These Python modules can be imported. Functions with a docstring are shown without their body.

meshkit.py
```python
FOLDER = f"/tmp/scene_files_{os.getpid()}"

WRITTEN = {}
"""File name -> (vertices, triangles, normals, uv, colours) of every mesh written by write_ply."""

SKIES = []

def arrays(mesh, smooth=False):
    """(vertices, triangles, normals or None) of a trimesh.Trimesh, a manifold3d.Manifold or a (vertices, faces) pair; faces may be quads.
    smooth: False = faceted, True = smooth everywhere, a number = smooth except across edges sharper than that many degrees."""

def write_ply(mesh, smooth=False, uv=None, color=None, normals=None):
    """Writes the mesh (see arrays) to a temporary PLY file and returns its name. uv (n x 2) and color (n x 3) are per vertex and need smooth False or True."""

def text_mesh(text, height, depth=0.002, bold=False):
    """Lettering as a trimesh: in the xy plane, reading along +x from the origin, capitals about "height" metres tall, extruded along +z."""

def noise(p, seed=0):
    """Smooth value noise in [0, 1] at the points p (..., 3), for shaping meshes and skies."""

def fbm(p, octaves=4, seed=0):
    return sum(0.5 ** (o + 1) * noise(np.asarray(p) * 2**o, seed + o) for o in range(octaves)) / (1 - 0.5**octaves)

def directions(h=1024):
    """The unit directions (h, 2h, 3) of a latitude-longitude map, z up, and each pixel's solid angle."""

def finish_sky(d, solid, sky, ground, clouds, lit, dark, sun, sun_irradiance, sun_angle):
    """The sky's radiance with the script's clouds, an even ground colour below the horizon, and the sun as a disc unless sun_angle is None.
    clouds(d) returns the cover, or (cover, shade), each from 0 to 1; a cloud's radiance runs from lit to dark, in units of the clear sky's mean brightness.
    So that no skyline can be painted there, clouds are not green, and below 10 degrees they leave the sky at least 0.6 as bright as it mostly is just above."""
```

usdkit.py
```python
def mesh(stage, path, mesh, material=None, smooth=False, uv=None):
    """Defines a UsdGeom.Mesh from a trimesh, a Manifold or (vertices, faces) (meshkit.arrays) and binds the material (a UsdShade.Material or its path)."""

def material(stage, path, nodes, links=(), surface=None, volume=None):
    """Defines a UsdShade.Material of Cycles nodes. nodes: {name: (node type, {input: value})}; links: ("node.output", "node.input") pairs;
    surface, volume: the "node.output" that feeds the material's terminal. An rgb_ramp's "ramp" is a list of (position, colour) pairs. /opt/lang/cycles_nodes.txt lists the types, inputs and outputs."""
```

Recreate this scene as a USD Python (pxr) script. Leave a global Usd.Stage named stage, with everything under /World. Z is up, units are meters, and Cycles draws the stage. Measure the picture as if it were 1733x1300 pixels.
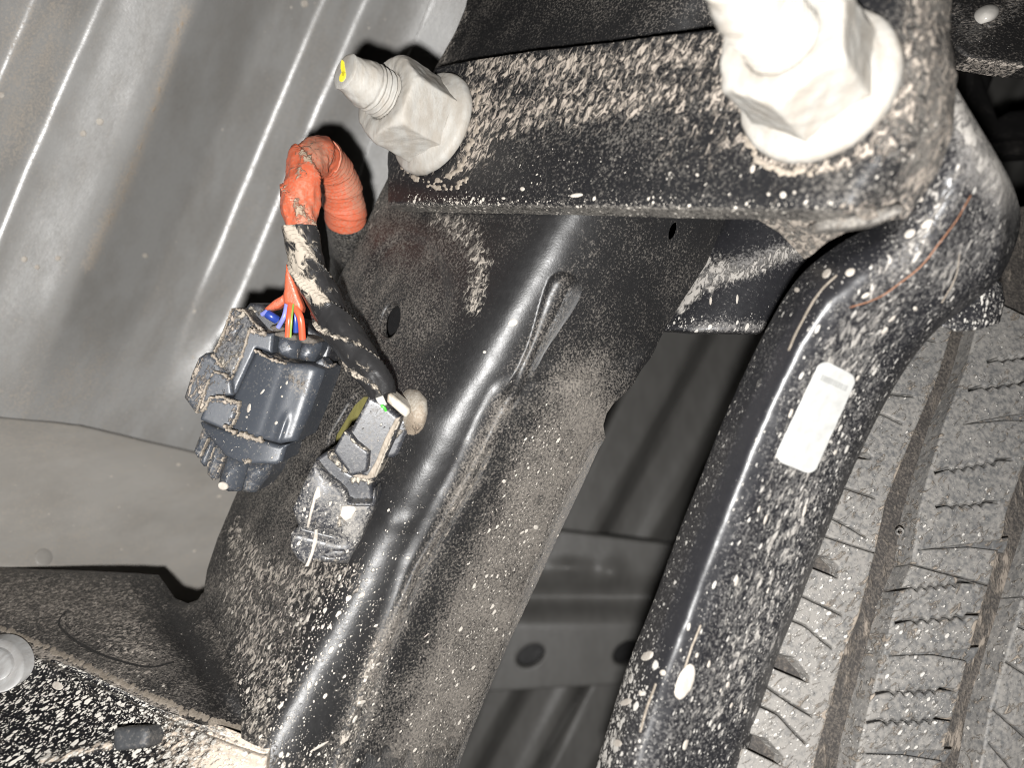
import math, numpy as np, trimesh, shapely, manifold3d, meshkit, usdkit
from shapely.geometry import Polygon, LineString, Point, MultiPolygon
from shapely import affinity
from scipy.spatial import Delaunay
from pxr import Usd, UsdGeom, UsdLux, UsdShade, Sdf, Gf, Vt

stage = Usd.Stage.CreateInMemory()
UsdGeom.SetStageUpAxis(stage, 'Z'); UsdGeom.SetStageMetersPerUnit(stage, 1.0)
UsdGeom.Xform.Define(stage, '/World')
stage.SetDefaultPrim(stage.GetPrimAtPath('/World'))

# ------------------------------------------------------------------ camera and flash
F = 1334.0                       # focal length in units of the reference grid (1733 wide)
EYE = np.array([0.0, 0.0, 0.5])
cam = UsdGeom.Camera.Define(stage, '/World/camera')
cam.AddTranslateOp().Set(Gf.Vec3d(*EYE)); cam.AddRotateXOp().Set(90.0)
cam.CreateHorizontalApertureAttr(36.0); cam.CreateVerticalApertureAttr(27.0)
cam.CreateFocalLengthAttr(36.0 * F / 1733)
cam.CreateClippingRangeAttr(Gf.Vec2f(0.01, 20.0))
cam.CreateFStopAttr(13.0); cam.CreateFocusDistanceAttr(0.19)
cam.CreateExposureAttr(0.0)

flash = UsdLux.SphereLight.Define(stage, '/World/phone_flash')      # the phone's own lamp, beside its lens
flash.CreateRadiusAttr(0.0028); flash.CreateNormalizeAttr(True)
flash.CreateIntensityAttr(1.72); flash.CreateColorAttr(Gf.Vec3f(1.0, 0.985, 0.965))
flash.AddTranslateOp().Set(Gf.Vec3d(*(EYE + np.array([-0.007, -0.015, -0.015]))))

# ------------------------------------------------------------------ helpers
T = Sdf.ValueTypeNames
used = {}

def numbered(parent, name):
    k = (parent, name); n = used.get(k, 0); used[k] = n + 1
    return name if n == 0 else f'{name}_{n:03d}'

def keys(prim, label=None, cat=None, group=None, kind=None):
    for k, v in (('label', label), ('category', cat), ('group', group), ('kind', kind)):
        if v: prim.SetCustomDataByKey(k, v)

def thing(name, label, cat, group=None, at=(0, 0, 0)):
    x = UsdGeom.Xform.Define(stage, '/World/' + numbered('/World', name))
    keys(x.GetPrim(), label, cat, group)
    return str(x.GetPath())

def put(name, parent, V, N, Fc, mat, prim=None, label=None, cat=None, group=None, kind=None):
    path = parent + '/' + numbered(parent, name)
    m = UsdGeom.Mesh.Define(stage, path)
    m.CreatePointsAttr(Vt.Vec3fArray.FromNumpy(np.asarray(V, np.float32)))
    m.CreateFaceVertexCountsAttr(Vt.IntArray.FromNumpy(np.full(len(Fc), 3, np.int32)))
    m.CreateFaceVertexIndicesAttr(Vt.IntArray.FromNumpy(np.asarray(Fc, np.int32).ravel()))
    m.CreateSubdivisionSchemeAttr('none')
    if N is not None:
        m.CreateNormalsAttr(Vt.Vec3fArray.FromNumpy(np.asarray(N, np.float32))); m.SetNormalsInterpolation('vertex')
    if prim is not None:
        UsdGeom.PrimvarsAPI(m).CreatePrimvar('grime', T.Color3fArray, 'vertex').Set(Vt.Vec3fArray.FromNumpy(np.asarray(prim, np.float32)))
    UsdShade.MaterialBindingAPI.Apply(m.GetPrim()).Bind(mat)
    keys(m.GetPrim(), label, cat, group, kind)
    return path

def ray(x, y):
    x, y = np.asarray(x, float), np.asarray(y, float)
    return np.stack([(x - 866.5) / F, np.ones_like(x), (650 - y) / F], -1)

def P(x, y, d):
    return EYE + ray(x, y) * np.asarray(d, float)[..., None]

def unit(v):
    v = np.asarray(v, float); return v / np.linalg.norm(v, axis=-1, keepdims=True)

class Plane:
    """A plane n.p = c (relative to the eye); calling it gives its distance along the sight line."""
    def __init__(s, n, c): s.n, s.c = unit(n), c
    def __call__(s, x, y): return s.c / (ray(x, y) @ s.n)

def plane3(*pts):
    q = [ray(x, y) * d for x, y, d in pts]
    n = unit(np.cross(q[1] - q[0], q[2] - q[0]))
    if n[1] > 0: n = -n
    return Plane(n, float(n @ q[0]))

def seg_dist(x, y, pts):
    """Distance to a polyline, signed offset to its right side (looking along it) and the fraction along it."""
    x, y = np.asarray(x, float), np.asarray(y, float)
    best = np.full(x.shape, 1e9); side = np.zeros(x.shape); along = np.zeros(x.shape)
    pts = np.asarray(pts, float); L = np.r_[0, np.cumsum(np.linalg.norm(np.diff(pts, axis=0), axis=1))]
    for i, (a, b) in enumerate(zip(pts[:-1], pts[1:])):
        e = b - a; l = np.linalg.norm(e)
        t = np.clip(((x - a[0]) * e[0] + (y - a[1]) * e[1]) / l**2, 0, 1)
        dx, dy = x - a[0] - t * e[0], y - a[1] - t * e[1]
        d = np.hypot(dx, dy); s = np.sign(e[0] * dy - e[1] * dx)
        m = d < best
        best = np.where(m, d, best); side = np.where(m, s, side); along = np.where(m, (L[i] + t * l) / L[-1], along)
    return best, side, along

def sstep(a, b, x):
    t = np.clip((np.asarray(x, float) - a) / (b - a), 0, 1); return t * t * (3 - 2 * t)

def n2(x, y, s, seed=0, oct=4):
    p = np.stack([np.asarray(x, float) / s, np.asarray(y, float) / s, np.full(np.shape(x), 0.37)], -1)
    return meshkit.fbm(p, oct, seed)

def wob(poly, amp, scale=30, seed=0, step=6):
    """A polygon with a slightly uneven outline."""
    r = np.array(poly.exterior.segmentize(step).coords)[:-1]
    r = r + amp * np.stack([n2(r[:, 0], r[:, 1], scale, seed, 3) - .5, n2(r[:, 0], r[:, 1], scale, seed + 50, 3) - .5], -1) * 2
    p = Polygon(r, [h.coords for h in poly.interiors])
    return p if p.is_valid else p.buffer(0)

def rounded(pts, r):
    p = Polygon(pts) if not isinstance(pts, Polygon) else pts
    return p.buffer(-r).buffer(2 * r).buffer(-r) if r else p

def smooth_line(pts, n=10):
    """Catmull-Rom through points of any dimension."""
    p = np.asarray(pts, float); p = np.vstack([2 * p[0] - p[1], p, 2 * p[-1] - p[-2]]); out = []
    for i in range(1, len(p) - 2):
        for t in np.arange(n) / n:
            a, b, c, d = p[i - 1:i + 3]
            out.append(.5 * (2 * b + (c - a) * t + (2 * a - 5 * b + 4 * c - d) * t**2 + (3 * b - a - 3 * c + d) * t**3))
    return np.array(out + [p[-2]])

def sheet(poly, depth, thick=.003, r=.0008, sp=6, back=None, closed=True):
    """A plate: its face follows depth(x, y) inside the outline, its rim is rounded with radius r and it has a thickness."""
    poly = poly if isinstance(poly, Polygon) else Polygon(poly)
    back = unit([0, 1, 0] if back is None else back)
    x0, y0, x1, y1 = poly.bounds
    rings = [np.array(g.coords)[:-1] for g in (poly.exterior, *poly.interiors)]
    bnd = []
    for q in (poly.exterior, *poly.interiors):
        c = np.array(LineString(q).segmentize(sp).coords)[:-1]
        bnd.append(c)
    dm = float(np.mean(depth(np.array([poly.centroid.x]), np.array([poly.centroid.y]))))
    rp = r * F / dm
    inner = []
    if r > 0:
        for k in (.08, .3, .65, 1.05):
            g = poly.buffer(-k * rp)
            for h in getattr(g, 'geoms', [g]):
                if h.is_empty: continue
                for q in (h.exterior, *h.interiors):
                    c = np.array(LineString(q).segmentize(sp).coords)[:-1]
                    if len(c): inner.append(c)
    gx, gy = np.meshgrid(np.arange(x0, x1 + sp, sp), np.arange(y0, y1 + sp, sp * .866))
    gx = gx + (np.arange(gx.shape[0])[:, None] % 2) * sp / 2
    g = np.stack([gx.ravel(), gy.ravel()], -1)
    lim = max(sp * .6, (1.05 * rp + sp * .5) if r > 0 else 0)
    core = poly.buffer(-lim)
    if not core.is_empty:
        shapely.prepare(core)
        g = g[shapely.contains_xy(core, g[:, 0], g[:, 1])]
    else: g = g[:0]
    B = np.vstack(bnd); nb = len(B)
    pts = np.vstack([B] + inner + [g])
    tri = Delaunay(pts).simplices
    c = pts[tri].mean(1)
    shapely.prepare(poly)
    tri = tri[shapely.contains_xy(poly, c[:, 0], c[:, 1])]
    a = np.cross(pts[tri[:, 1]] - pts[tri[:, 0]], pts[tri[:, 2]] - pts[tri[:, 0]])
    tri = tri[np.abs(a) > 1e-6]; a = a[np.abs(a) > 1e-6]
    tri = np.where((a > 0)[:, None], tri[:, [0, 2, 1]], tri)        # y runs down: this order faces the eye
    d = depth(pts[:, 0], pts[:, 1])
    V = P(pts[:, 0], pts[:, 1], d)
    if r > 0:
        e = shapely.distance(poly.boundary, shapely.points(pts)) * d / F
        e[:nb] = 0
        q = np.clip(e / r, 0, 1)
        V = V + back * (r * (1 - np.sqrt(np.clip(1 - (1 - q)**2, 0, 1))))[:, None]
    fn = np.cross(V[tri[:, 1]] - V[tri[:, 0]], V[tri[:, 2]] - V[tri[:, 0]])
    N = np.zeros_like(V)
    for k in range(3): np.add.at(N, tri[:, k], fn)
    N = unit(N + 1e-15)
    XY = pts
    if closed:
        k = 0; Vs, Ns, Fs, Xs = [V], [N], [tri], [pts]; off = len(V)
        flip = (EYE - V.mean(0)) @ N.mean(0) < 0
        for c in bnd:
            n = len(c); i = np.arange(n); j = (i + 1) % n
            top = V[k:k + n]; bot = top + back * thick
            en = np.cross(top[j] - top[i], back)
            mid = (top[i] + top[j]) / 2
            # outward: away from the plate in the picture plane
            ctr = shapely.contains_xy(poly, *( (c[i] + c[j]) / 2 + .6 * unit(np.stack([-(c[j] - c[i])[:, 1], (c[j] - c[i])[:, 0]], -1) + 1e-12) ).T)
            q = (c[i] + c[j]) / 2; left = unit(np.stack([-(c[j] - c[i])[:, 1], (c[j] - c[i])[:, 0]], -1) + 1e-12)
            out = np.where(ctr[:, None], -left, left)
            o3 = np.stack([out[:, 0], np.zeros(n), -out[:, 1]], -1)
            sgn = np.sign((en * o3).sum(1)); sgn[sgn == 0] = 1
            en = unit(en * sgn[:, None] + 1e-15)
            vn = unit(en + np.roll(en, 1, 0) + 1e-15)
            sharp = (en * np.roll(en, 1, 0)).sum(1) < .8
            # quads with their own vertices so that corners stay crisp
            q4 = np.stack([top[i], top[j], bot[j], bot[i]], 1).reshape(-1, 3)
            ni = np.where(sharp[i][:, None], en, vn[i]); nj = np.where(sharp[j][:, None], en, vn[j])
            n4 = np.stack([ni, nj, nj, ni], 1).reshape(-1, 3)
            b = off + 4 * i
            fa = np.stack([b, b + 1, b + 2], 1); fb = np.stack([b, b + 2, b + 3], 1)
            cr = np.cross(top[j] - top[i], back[None] + 0 * top); bad = (cr * en).sum(1) < 0
            fa = np.where(bad[:, None], fa[:, ::-1], fa); fb = np.where(bad[:, None], fb[:, ::-1], fb)
            Vs.append(q4); Ns.append(n4); Fs += [fa, fb]; off += 4 * n
            Xs.append(np.stack([c[i], c[j], c[j], c[i]], 1).reshape(-1, 2)); k += n
        Vs.append(V + back * thick); Ns.append(np.tile(back, (len(V), 1))); Fs.append(tri[:, ::-1] + off); Xs.append(pts)
        V, N, tri, XY = np.vstack(Vs), np.vstack(Ns), np.vstack(Fs), np.vstack(Xs)
    return V, N, tri, XY

def paint(XY, film=(), mud=(), splat=(), base=(0, 0, 0)):
    """Where dust film, caked mud and splatter lie: strokes (points, radius, value) on the surface."""
    out = np.tile(np.array(base, float), (len(XY), 1))
    for k, strokes in enumerate((film, mud, splat)):
        for pts, r, v in strokes:
            pts = np.asarray(pts, float).reshape(-1, 2)
            if len(pts) == 1: d = np.hypot(XY[:, 0] - pts[0, 0], XY[:, 1] - pts[0, 1])
            else: d = seg_dist(XY[:, 0], XY[:, 1], pts)[0]
            w = np.exp(-(d / r)**2)
            out[:, k] = out[:, k] * (1 - w) + v * w
    return np.clip(out, 0, 1)

def plate(name, parent, poly, depth, mat, film=(), mud=(), splat=(), base=(0, 0, 0), label=None, cat=None, group=None, kind=None, **kw):
    V, N, t, XY = sheet(poly, depth, **kw)
    return put(name, parent, V, N, t, mat, paint(XY, film, mud, splat, base), label, cat, group, kind)

def frame(n, up=(0, 0, 1)):
    n = unit(n); a = unit(np.cross(up, n)); b = np.cross(n, a)
    return np.stack([a, b, n], 1)          # columns

def solid(name, parent, tm, mat, smooth=35, grime=(0, 0, 0), label=None, cat=None, group=None, kind=None):
    v, f, n = meshkit.arrays(tm, smooth)
    return put(name, parent, v, n, f, mat, np.tile(np.array(grime, float), (len(v), 1)), label, cat, group, kind)

def rough_up(tm, amp, scale, seed=0):
    v = np.array(tm.vertices); n = np.array(tm.vertex_normals)
    tm.vertices = v + n * ((meshkit.fbm(v / scale, 4, seed) - .5) * 2 * amp)[:, None]
    return tm

def revolve(profile, n=64):
    """profile: (radius, height) from the bottom of the axis to its top."""
    p = np.asarray(profile, float); m = len(p); th = np.arange(n) / n * 2 * np.pi
    V = np.stack([p[None, :, 0] * np.cos(th)[:, None], p[None, :, 0] * np.sin(th)[:, None], np.tile(p[None, :, 1], (n, 1))], -1).reshape(-1, 3)
    i, j = np.meshgrid(np.arange(n), np.arange(m - 1), indexing='ij'); i2 = (i + 1) % n
    a, b, c, d = i * m + j, i2 * m + j, i2 * m + j + 1, i * m + j + 1
    return trimesh.Trimesh(V, np.vstack([np.stack([a, b, c], -1).reshape(-1, 3), np.stack([a, c, d], -1).reshape(-1, 3)]), process=True)

def tube(path, radii, n=28, rib=None):
    """A tube along 3-D points; rib(angle, length along) changes its radius."""
    p = np.asarray(path, float); r = np.broadcast_to(radii, len(p))
    t = unit(np.gradient(p, axis=0)); L = np.r_[0, np.cumsum(np.linalg.norm(np.diff(p, axis=0), axis=1))]
    a = unit(np.cross(t[0], [0.3, 1, .2])); A = [a]
    for k in range(1, len(p)):
        a = A[-1] - t[k] * (A[-1] @ t[k]); A.append(unit(a))
    A = np.array(A); Bn = np.cross(t, A); th = np.arange(n) / n * 2 * np.pi
    rr = r[:, None] + (rib(th[None, :], L[:, None]) if rib else 0)
    V = p[:, None] + rr[..., None] * (A[:, None] * np.cos(th)[None, :, None] + Bn[:, None] * np.sin(th)[None, :, None])
    m = len(p); V = V.reshape(-1, 3)
    i, j = np.meshgrid(np.arange(m - 1), np.arange(n), indexing='ij'); j2 = (j + 1) % n
    a, b, c, d = i * n + j, i * n + j2, (i + 1) * n + j2, (i + 1) * n + j
    Fc = [np.stack([a, b, c], -1).reshape(-1, 3), np.stack([a, c, d], -1).reshape(-1, 3)]
    V = np.vstack([V, p[:1], p[-1:]]); k = np.arange(n)
    Fc += [np.stack([np.full(n, m * n), (k + 1) % n, k], 1), np.stack([np.full(n, m * n + 1), (m - 1) * n + k, (m - 1) * n + (k + 1) % n], 1)]
    return trimesh.Trimesh(V, np.vstack(Fc), process=False)

def blobs(pts, w, seed, gap=.18):
    """Outline of a ragged dried-mud line: overlapping dabs of uneven size with gaps."""
    ln = LineString(smooth_line(pts, 6)); rg_ = np.random.default_rng(seed); out = []; t = 0.0; on = True; k = 0
    while t < ln.length:
        if k <= 0: on = rg_.random() > gap or not out; k = rg_.integers(3, 9) if on else rg_.integers(1, 4)
        p = ln.interpolate(t); r = w * rg_.uniform(.3, 1.15)
        if on: out.append(affinity.translate(Point(p.x, p.y).buffer(r, 6), *rg_.normal(0, .5 * w, 2)))
        t += w * rg_.uniform(.3, .8); k -= 1
    g = shapely.union_all(out).buffer(.3 * w).buffer(-.35 * w)
    return [q for q in getattr(g, 'geoms', [g]) if q.area > 4]

# ------------------------------------------------------------------ materials
def grimy(name, base, rough=.35, film=(.23, .19, .155), mud=(.46, .39, .32), spl=(.48, .445, .395), spec=.5, coat=0.0, metal=0.0, streak=0.0, stretch=.35,
          fs=1500, ms=230, ss=(420, 1000, 2100), mottle=0.0, base2=None, bumpd=.0006, sstretch=.6, dis=.35, peel=0.15, wave=.35):
    """A coated surface under dust. The mesh's 'grime' says how much of each lies where: red dust film, green caked mud, blue splatter."""
    nd, lk = {}, []
    def N(k, t, **i): nd[k] = (t, i); return k
    def L(a, b): lk.append((a, b))
    N('geo', 'geometry'); N('at', 'attribute', attribute='grime'); N('sep', 'separate_color'); L('at.color', 'sep.color')
    N('mapd', 'mapping', mapping_type='texture', rotation=(0, streak, 0), scale=(stretch, 1, 1)); L('geo.position', 'mapd.vector')
    N('maps', 'mapping', mapping_type='texture', rotation=(0, streak, 0), scale=(sstretch, 1, 1)); L('geo.position', 'maps.vector')
    # dust film
    N('fn', 'noise_texture', scale=fs, detail=3.0, roughness=.7); L('geo.position', 'fn.vector')
    N('fl', 'noise_texture', scale=90.0, detail=4.0, roughness=.6); L('mapd.vector', 'fl.vector')
    N('fm', 'math', math_type='multiply_add', value2=1.1, value3=-.55); L('fl.fac', 'fm.value1')
    N('f1', 'math', math_type='multiply_add', value2=3.4, value3=-1.7); L('fn.fac', 'f1.value1')
    N('f2', 'math', math_type='add'); L('f1.value', 'f2.value1'); L('fm.value', 'f2.value2')
    N('f3', 'math', math_type='multiply_add', value2=1.0, value3=0.0); L('f2.value', 'f3.value1')
    N('f4', 'math', math_type='multiply_add', value2=2.0); L('sep.r', 'f4.value1'); L('f3.value', 'f4.value3')
    N('f5', 'math', math_type='subtract', value2=.5); L('f4.value', 'f5.value1')
    N('f6', 'math', math_type='minimum', use_clamp=True); L('f5.value', 'f6.value1')
    N('f7', 'math', math_type='multiply', value2=3.0, use_clamp=True); L('sep.r', 'f7.value1'); L('f7.value', 'f6.value2')
    N('f8', 'math', math_type='multiply', value2=.85, use_clamp=True); L('f6.value', 'f8.value1')
    # caked mud
    N('mn', 'noise_texture', scale=ms, detail=7.0, roughness=.66, distortion=dis); L('mapd.vector', 'mn.vector')
    N('m1', 'math', math_type='multiply_add', value2=.62); L('sep.g', 'm1.value1'); L('mn.fac', 'm1.value3')
    N('m2', 'map_range', range_type='smoothstep', from_min=.765, from_max=.895, to_min=0.0, to_max=1.0, clamp=True); L('m1.value', 'm2.value')
    # splatter
    N('wn', 'noise_texture', scale=900.0, detail=2.0); L('geo.position', 'wn.vector')
    N('ws', 'vector_math', math_type='scale', scale=.0011); L('wn.color', 'ws.vector1')
    N('wa', 'vector_math', math_type='add'); L('maps.vector', 'wa.vector1'); L('ws.vector', 'wa.vector2')
    last = None
    for k, s in enumerate(ss):
        v = f'v{k}'
        N(v, 'voronoi_texture', scale=float(s), randomness=1.0); L('wa.vector', v + '.vector')
        N(v + 's', 'separate_color'); L(v + '.color', v + 's.color')
        N(v + 'b', 'math', math_type='add'); L('sep.b', v + 'b.value1'); L(v + 's.r', v + 'b.value2')
        N(v + 'c', 'math', math_type='subtract', value2=1.0); L(v + 'b.value', v + 'c.value1')
        N(v + 'd', 'math', math_type='multiply', value2=.62); L(v + 'c.value', v + 'd.value1')
        N(v + 'e', 'math', math_type='subtract'); L(v + 'd.value', v + 'e.value1'); L(v + '.distance', v + 'e.value2')
        N(v + 'f', 'map_range', range_type='smoothstep', from_min=-.0, from_max=.09, to_min=0.0, to_max=1.0, clamp=True); L(v + 'e.value', v + 'f.value')
        if last is None: last = v + 'f.result'
        else:
            N(v + 'm', 'math', math_type='maximum'); L(last, v + 'm.value1'); L(v + 'f.result', v + 'm.value2'); last = v + 'm.value'
    # colours
    N('b', 'mix_color', a=base, b=base2 or base, fac=0.0)
    if base2:
        N('bn', 'noise_texture', scale=mottle, detail=5.0, roughness=.65); L('mapd.vector', 'bn.vector')
        N('br', 'map_range', from_min=.4, from_max=.62, to_min=0.0, to_max=1.0, clamp=True); L('bn.fac', 'br.value'); L('br.result', 'b.fac')
    N('cv', 'noise_texture', scale=140.0, detail=4.0); L('geo.position', 'cv.vector')
    N('mc', 'mix_color', a=tuple(.78 * c for c in mud), b=tuple(1.2 * c for c in mud)); L('cv.fac', 'mc.fac')
    N('c1', 'mix_color', b=film); L('b.result', 'c1.a'); L('f8.value', 'c1.fac')
    N('c2', 'mix_color'); L('c1.result', 'c2.a'); L('mc.result', 'c2.b'); L('m2.result', 'c2.fac')
    N('c3', 'mix_color', b=spl); L('c2.result', 'c3.a'); L(last, 'c3.fac')
    # gloss
    N('o1', 'math', math_type='maximum'); L('m2.result', 'o1.value1'); L(last, 'o1.value2')
    N('o2', 'math', math_type='maximum'); L('o1.value', 'o2.value1'); L('f8.value', 'o2.value2')
    N('rg', 'mix_float', b=.9); L('o2.value', 'rg.fac')
    N('rn', 'noise_texture', scale=700.0, detail=4.0); L('geo.position', 'rn.vector')
    N('rv', 'math', math_type='multiply_add', value2=.22, value3=rough - .11); L('rn.fac', 'rv.value1'); L('rv.value', 'rg.a')
    N('sp', 'mix_float', a=spec, b=.15); L('o2.value', 'sp.fac')
    # relief
    N('h1', 'math', math_type='multiply_add', value2=.8); L('m2.result', 'h1.value1')
    N('h2', 'math', math_type='multiply', value2=.55); L(last, 'h2.value1'); L('h2.value', 'h1.value3')
    N('h3', 'math', math_type='multiply_add', value2=wave); L('mn.fac', 'h3.value1'); L('h1.value', 'h3.value3')
    N('h4', 'math', math_type='multiply_add', value2=peel); L('fn.fac', 'h4.value1'); L('h3.value', 'h4.value3')
    N('bp', 'bump', strength=.8, distance=bumpd); L('h4.value', 'bp.height')
    N('p', 'principled_bsdf', metallic=metal, coat_weight=coat, coat_roughness=.25)
    L('c3.result', 'p.base_color'); L('rg.result', 'p.roughness'); L('sp.result', 'p.specular_ior_level'); L('bp.normal', 'p.normal')
    return usdkit.material(stage, '/World/Looks/' + name, nd, lk, 'p.BSDF')

M = {}
M['frame'] = grimy('black_frame_paint', (.011, .0108, .0112), .45, streak=.55, stretch=.6, dis=.9, film=(.2, .180, .158), mud=(.34, .305, .265), ms=560, fs=1900, wave=.06, peel=.11, spec=.65)
M['bracket'] = grimy('black_bracket_paint', (.011, .011, .012), .38, streak=.5, stretch=.5, ms=460, dis=.9, wave=.1, peel=.08, film=(.2, .185, .165), mud=(.35, .305, .26), sstretch=.7, ss=(600, 1200, 2400))
M['arm'] = grimy('black_arm_paint', (.012, .012, .014), .42, spec=.8, streak=.38, stretch=.42, dis=.8, sstretch=.42, ms=400, ss=(330, 700, 1500), film=(.21, .2, .19), mud=(.34, .32, .295), spl=(.42, .40, .37), wave=.06, peel=.06)
M['corner'] = grimy('black_plate_paint', (.008, .008, .009), .3, streak=1.0, ss=(520, 850, 1700), ms=380, spl=(.5, .475, .43), sstretch=.5)
M['cross'] = grimy('black_crossmember_paint', (.012, .0115, .0115), .42, streak=1.35, stretch=.4, ms=800, dis=1.0, film=(.19, .17, .15), mud=(.31, .275, .24))
M['panel'] = grimy('grey_primer_panel', (.262, .258, .25), .32, base2=(.222, .215, .204), mottle=45.0, film=(.34, .295, .245), mud=(.33, .265, .2), spl=(.46, .42, .37), ss=(160, 420, 1100), spec=.8, streak=.40, stretch=.3, bumpd=.00010, peel=.5)
M['ledge'] = grimy('warm_grey_panel', (.27, .257, .238), .4, base2=(.235, .222, .203), mottle=30.0, film=(.3, .265, .225), mud=(.3, .24, .18), spl=(.42, .38, .33), ss=(160, 420, 1100), streak=1.4, stretch=.4, bumpd=.0001)
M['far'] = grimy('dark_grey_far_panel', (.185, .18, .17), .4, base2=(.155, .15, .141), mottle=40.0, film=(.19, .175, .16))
M['plastic'] = grimy('blue_grey_plastic', (.046, .0515, .0615), .40, film=(.25, .225, .195), mud=(.36, .31, .26), ss=(480, 1100, 2300), ms=480, streak=.5, stretch=.6, dis=.8, peel=.03, wave=.04)
M['plastic_black'] = grimy('black_plastic', (.025, .026, .030), .37, film=(.25, .235, .215), mud=(.34, .305, .255), spl=(.36, .34, .31), ss=(520, 1100, 2300), ms=420, streak=.5, stretch=.6, dis=.8, peel=.03, wave=.05)
M['nut'] = grimy('mud_coated_zinc', (.285, .262, .23), .6, base2=(.33, .32, .297), mottle=120.0, film=(.24, .21, .18), mud=(.25, .21, .17), spec=.3, ms=500, bumpd=.0003, peel=.3, dis=1.0)
M['orange'] = grimy('orange_tape', (.44, .095, .046), .38, film=(.33, .175, .12), mud=(.33, .255, .19), streak=.3, stretch=.7, ms=480, dis=.8, spec=.45, wave=.1)
M['tape'] = grimy('black_cloth_tape', (.02, .0195, .02), .3, film=(.2, .185, .165), mud=(.36, .315, .26), streak=-.7, stretch=.55, ms=330, dis=.8, wave=.1, peel=.06)
M['tyre'] = grimy('grey_dusty_rubber', (.095, .095, .095), .5, film=(.235, .222, .205), mud=(.27, .23, .19), spl=(.46, .44, .41), ss=(420, 950, 1900), ms=300, dis=.8, streak=1.0, spec=.45, sstretch=.5, wave=.08, peel=.05, fs=800)
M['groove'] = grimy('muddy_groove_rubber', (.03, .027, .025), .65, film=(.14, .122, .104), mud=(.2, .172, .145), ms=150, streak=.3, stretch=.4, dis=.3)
M['white_splat'] = grimy('dried_pale_mud', (.43, .40, .355), .8, base2=(.36, .32, .28), mottle=400.0, spec=.2)
M['brown_mud'] = grimy('dried_brown_mud', (.31, .27, .225), .9, base2=(.21, .18, .145), mottle=700.0, spec=.15)
M['rubber'] = grimy('grey_rubber_plug', (.04, .042, .045), .5, film=(.2, .18, .16))
M['olive'] = grimy('olive_coating', (.22, .2, .07), .5, base2=(.17, .155, .055), mottle=80.0)
M['zinc'] = grimy('dull_zinc', (.4, .4, .395), .45, base2=(.34, .33, .32), mottle=200.0, film=(.34, .31, .27))
M['clip'] = grimy('off_white_nylon', (.38, .355, .31), .5, base2=(.26, .225, .18), mottle=180.0, film=(.2, .16, .12), mud=(.24, .19, .145))
def plain(name, col, rough=.5, spec=.5, **k):
    return usdkit.material(stage, '/World/Looks/' + name, {'n': ('noise_texture', {'scale': 500.0, 'detail': 4.0}), 'g': ('geometry', {}),
        'm': ('mix_color', {'a': tuple(c * .75 for c in col), 'b': tuple(min(1, c * 1.2) for c in col)}),
        'p': ('principled_bsdf', {'roughness': rough, 'specular_ior_level': spec, **k})}, [('g.position', 'n.vector'), ('n.fac', 'm.fac'), ('m.result', 'p.base_color')], 'p.BSDF')
M['sticker'] = plain('white_sticker_paper', (.42, .42, .405), .5)
M['ink'] = plain('pale_grey_print', (.3, .3, .29), .5)
M['yellow'] = plain('yellow_paint_mark', (.85, .72, .05), .5)
M['rust'] = plain('rust_streak', (.27, .12, .06), .8)
M['blue'] = plain('blue_wire', (.02, .045, .24), .35)
M['lavender'] = plain('lavender_wire', (.2, .22, .55), .35)
M['red'] = plain('orange_red_wire', (.75, .1, .045), .35)
M['green'] = plain('green_wire', (.08, .5, .06), .35)
M['stripe'] = plain('olive_wire_stripe', (.2, .3, .06), .35)
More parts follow.
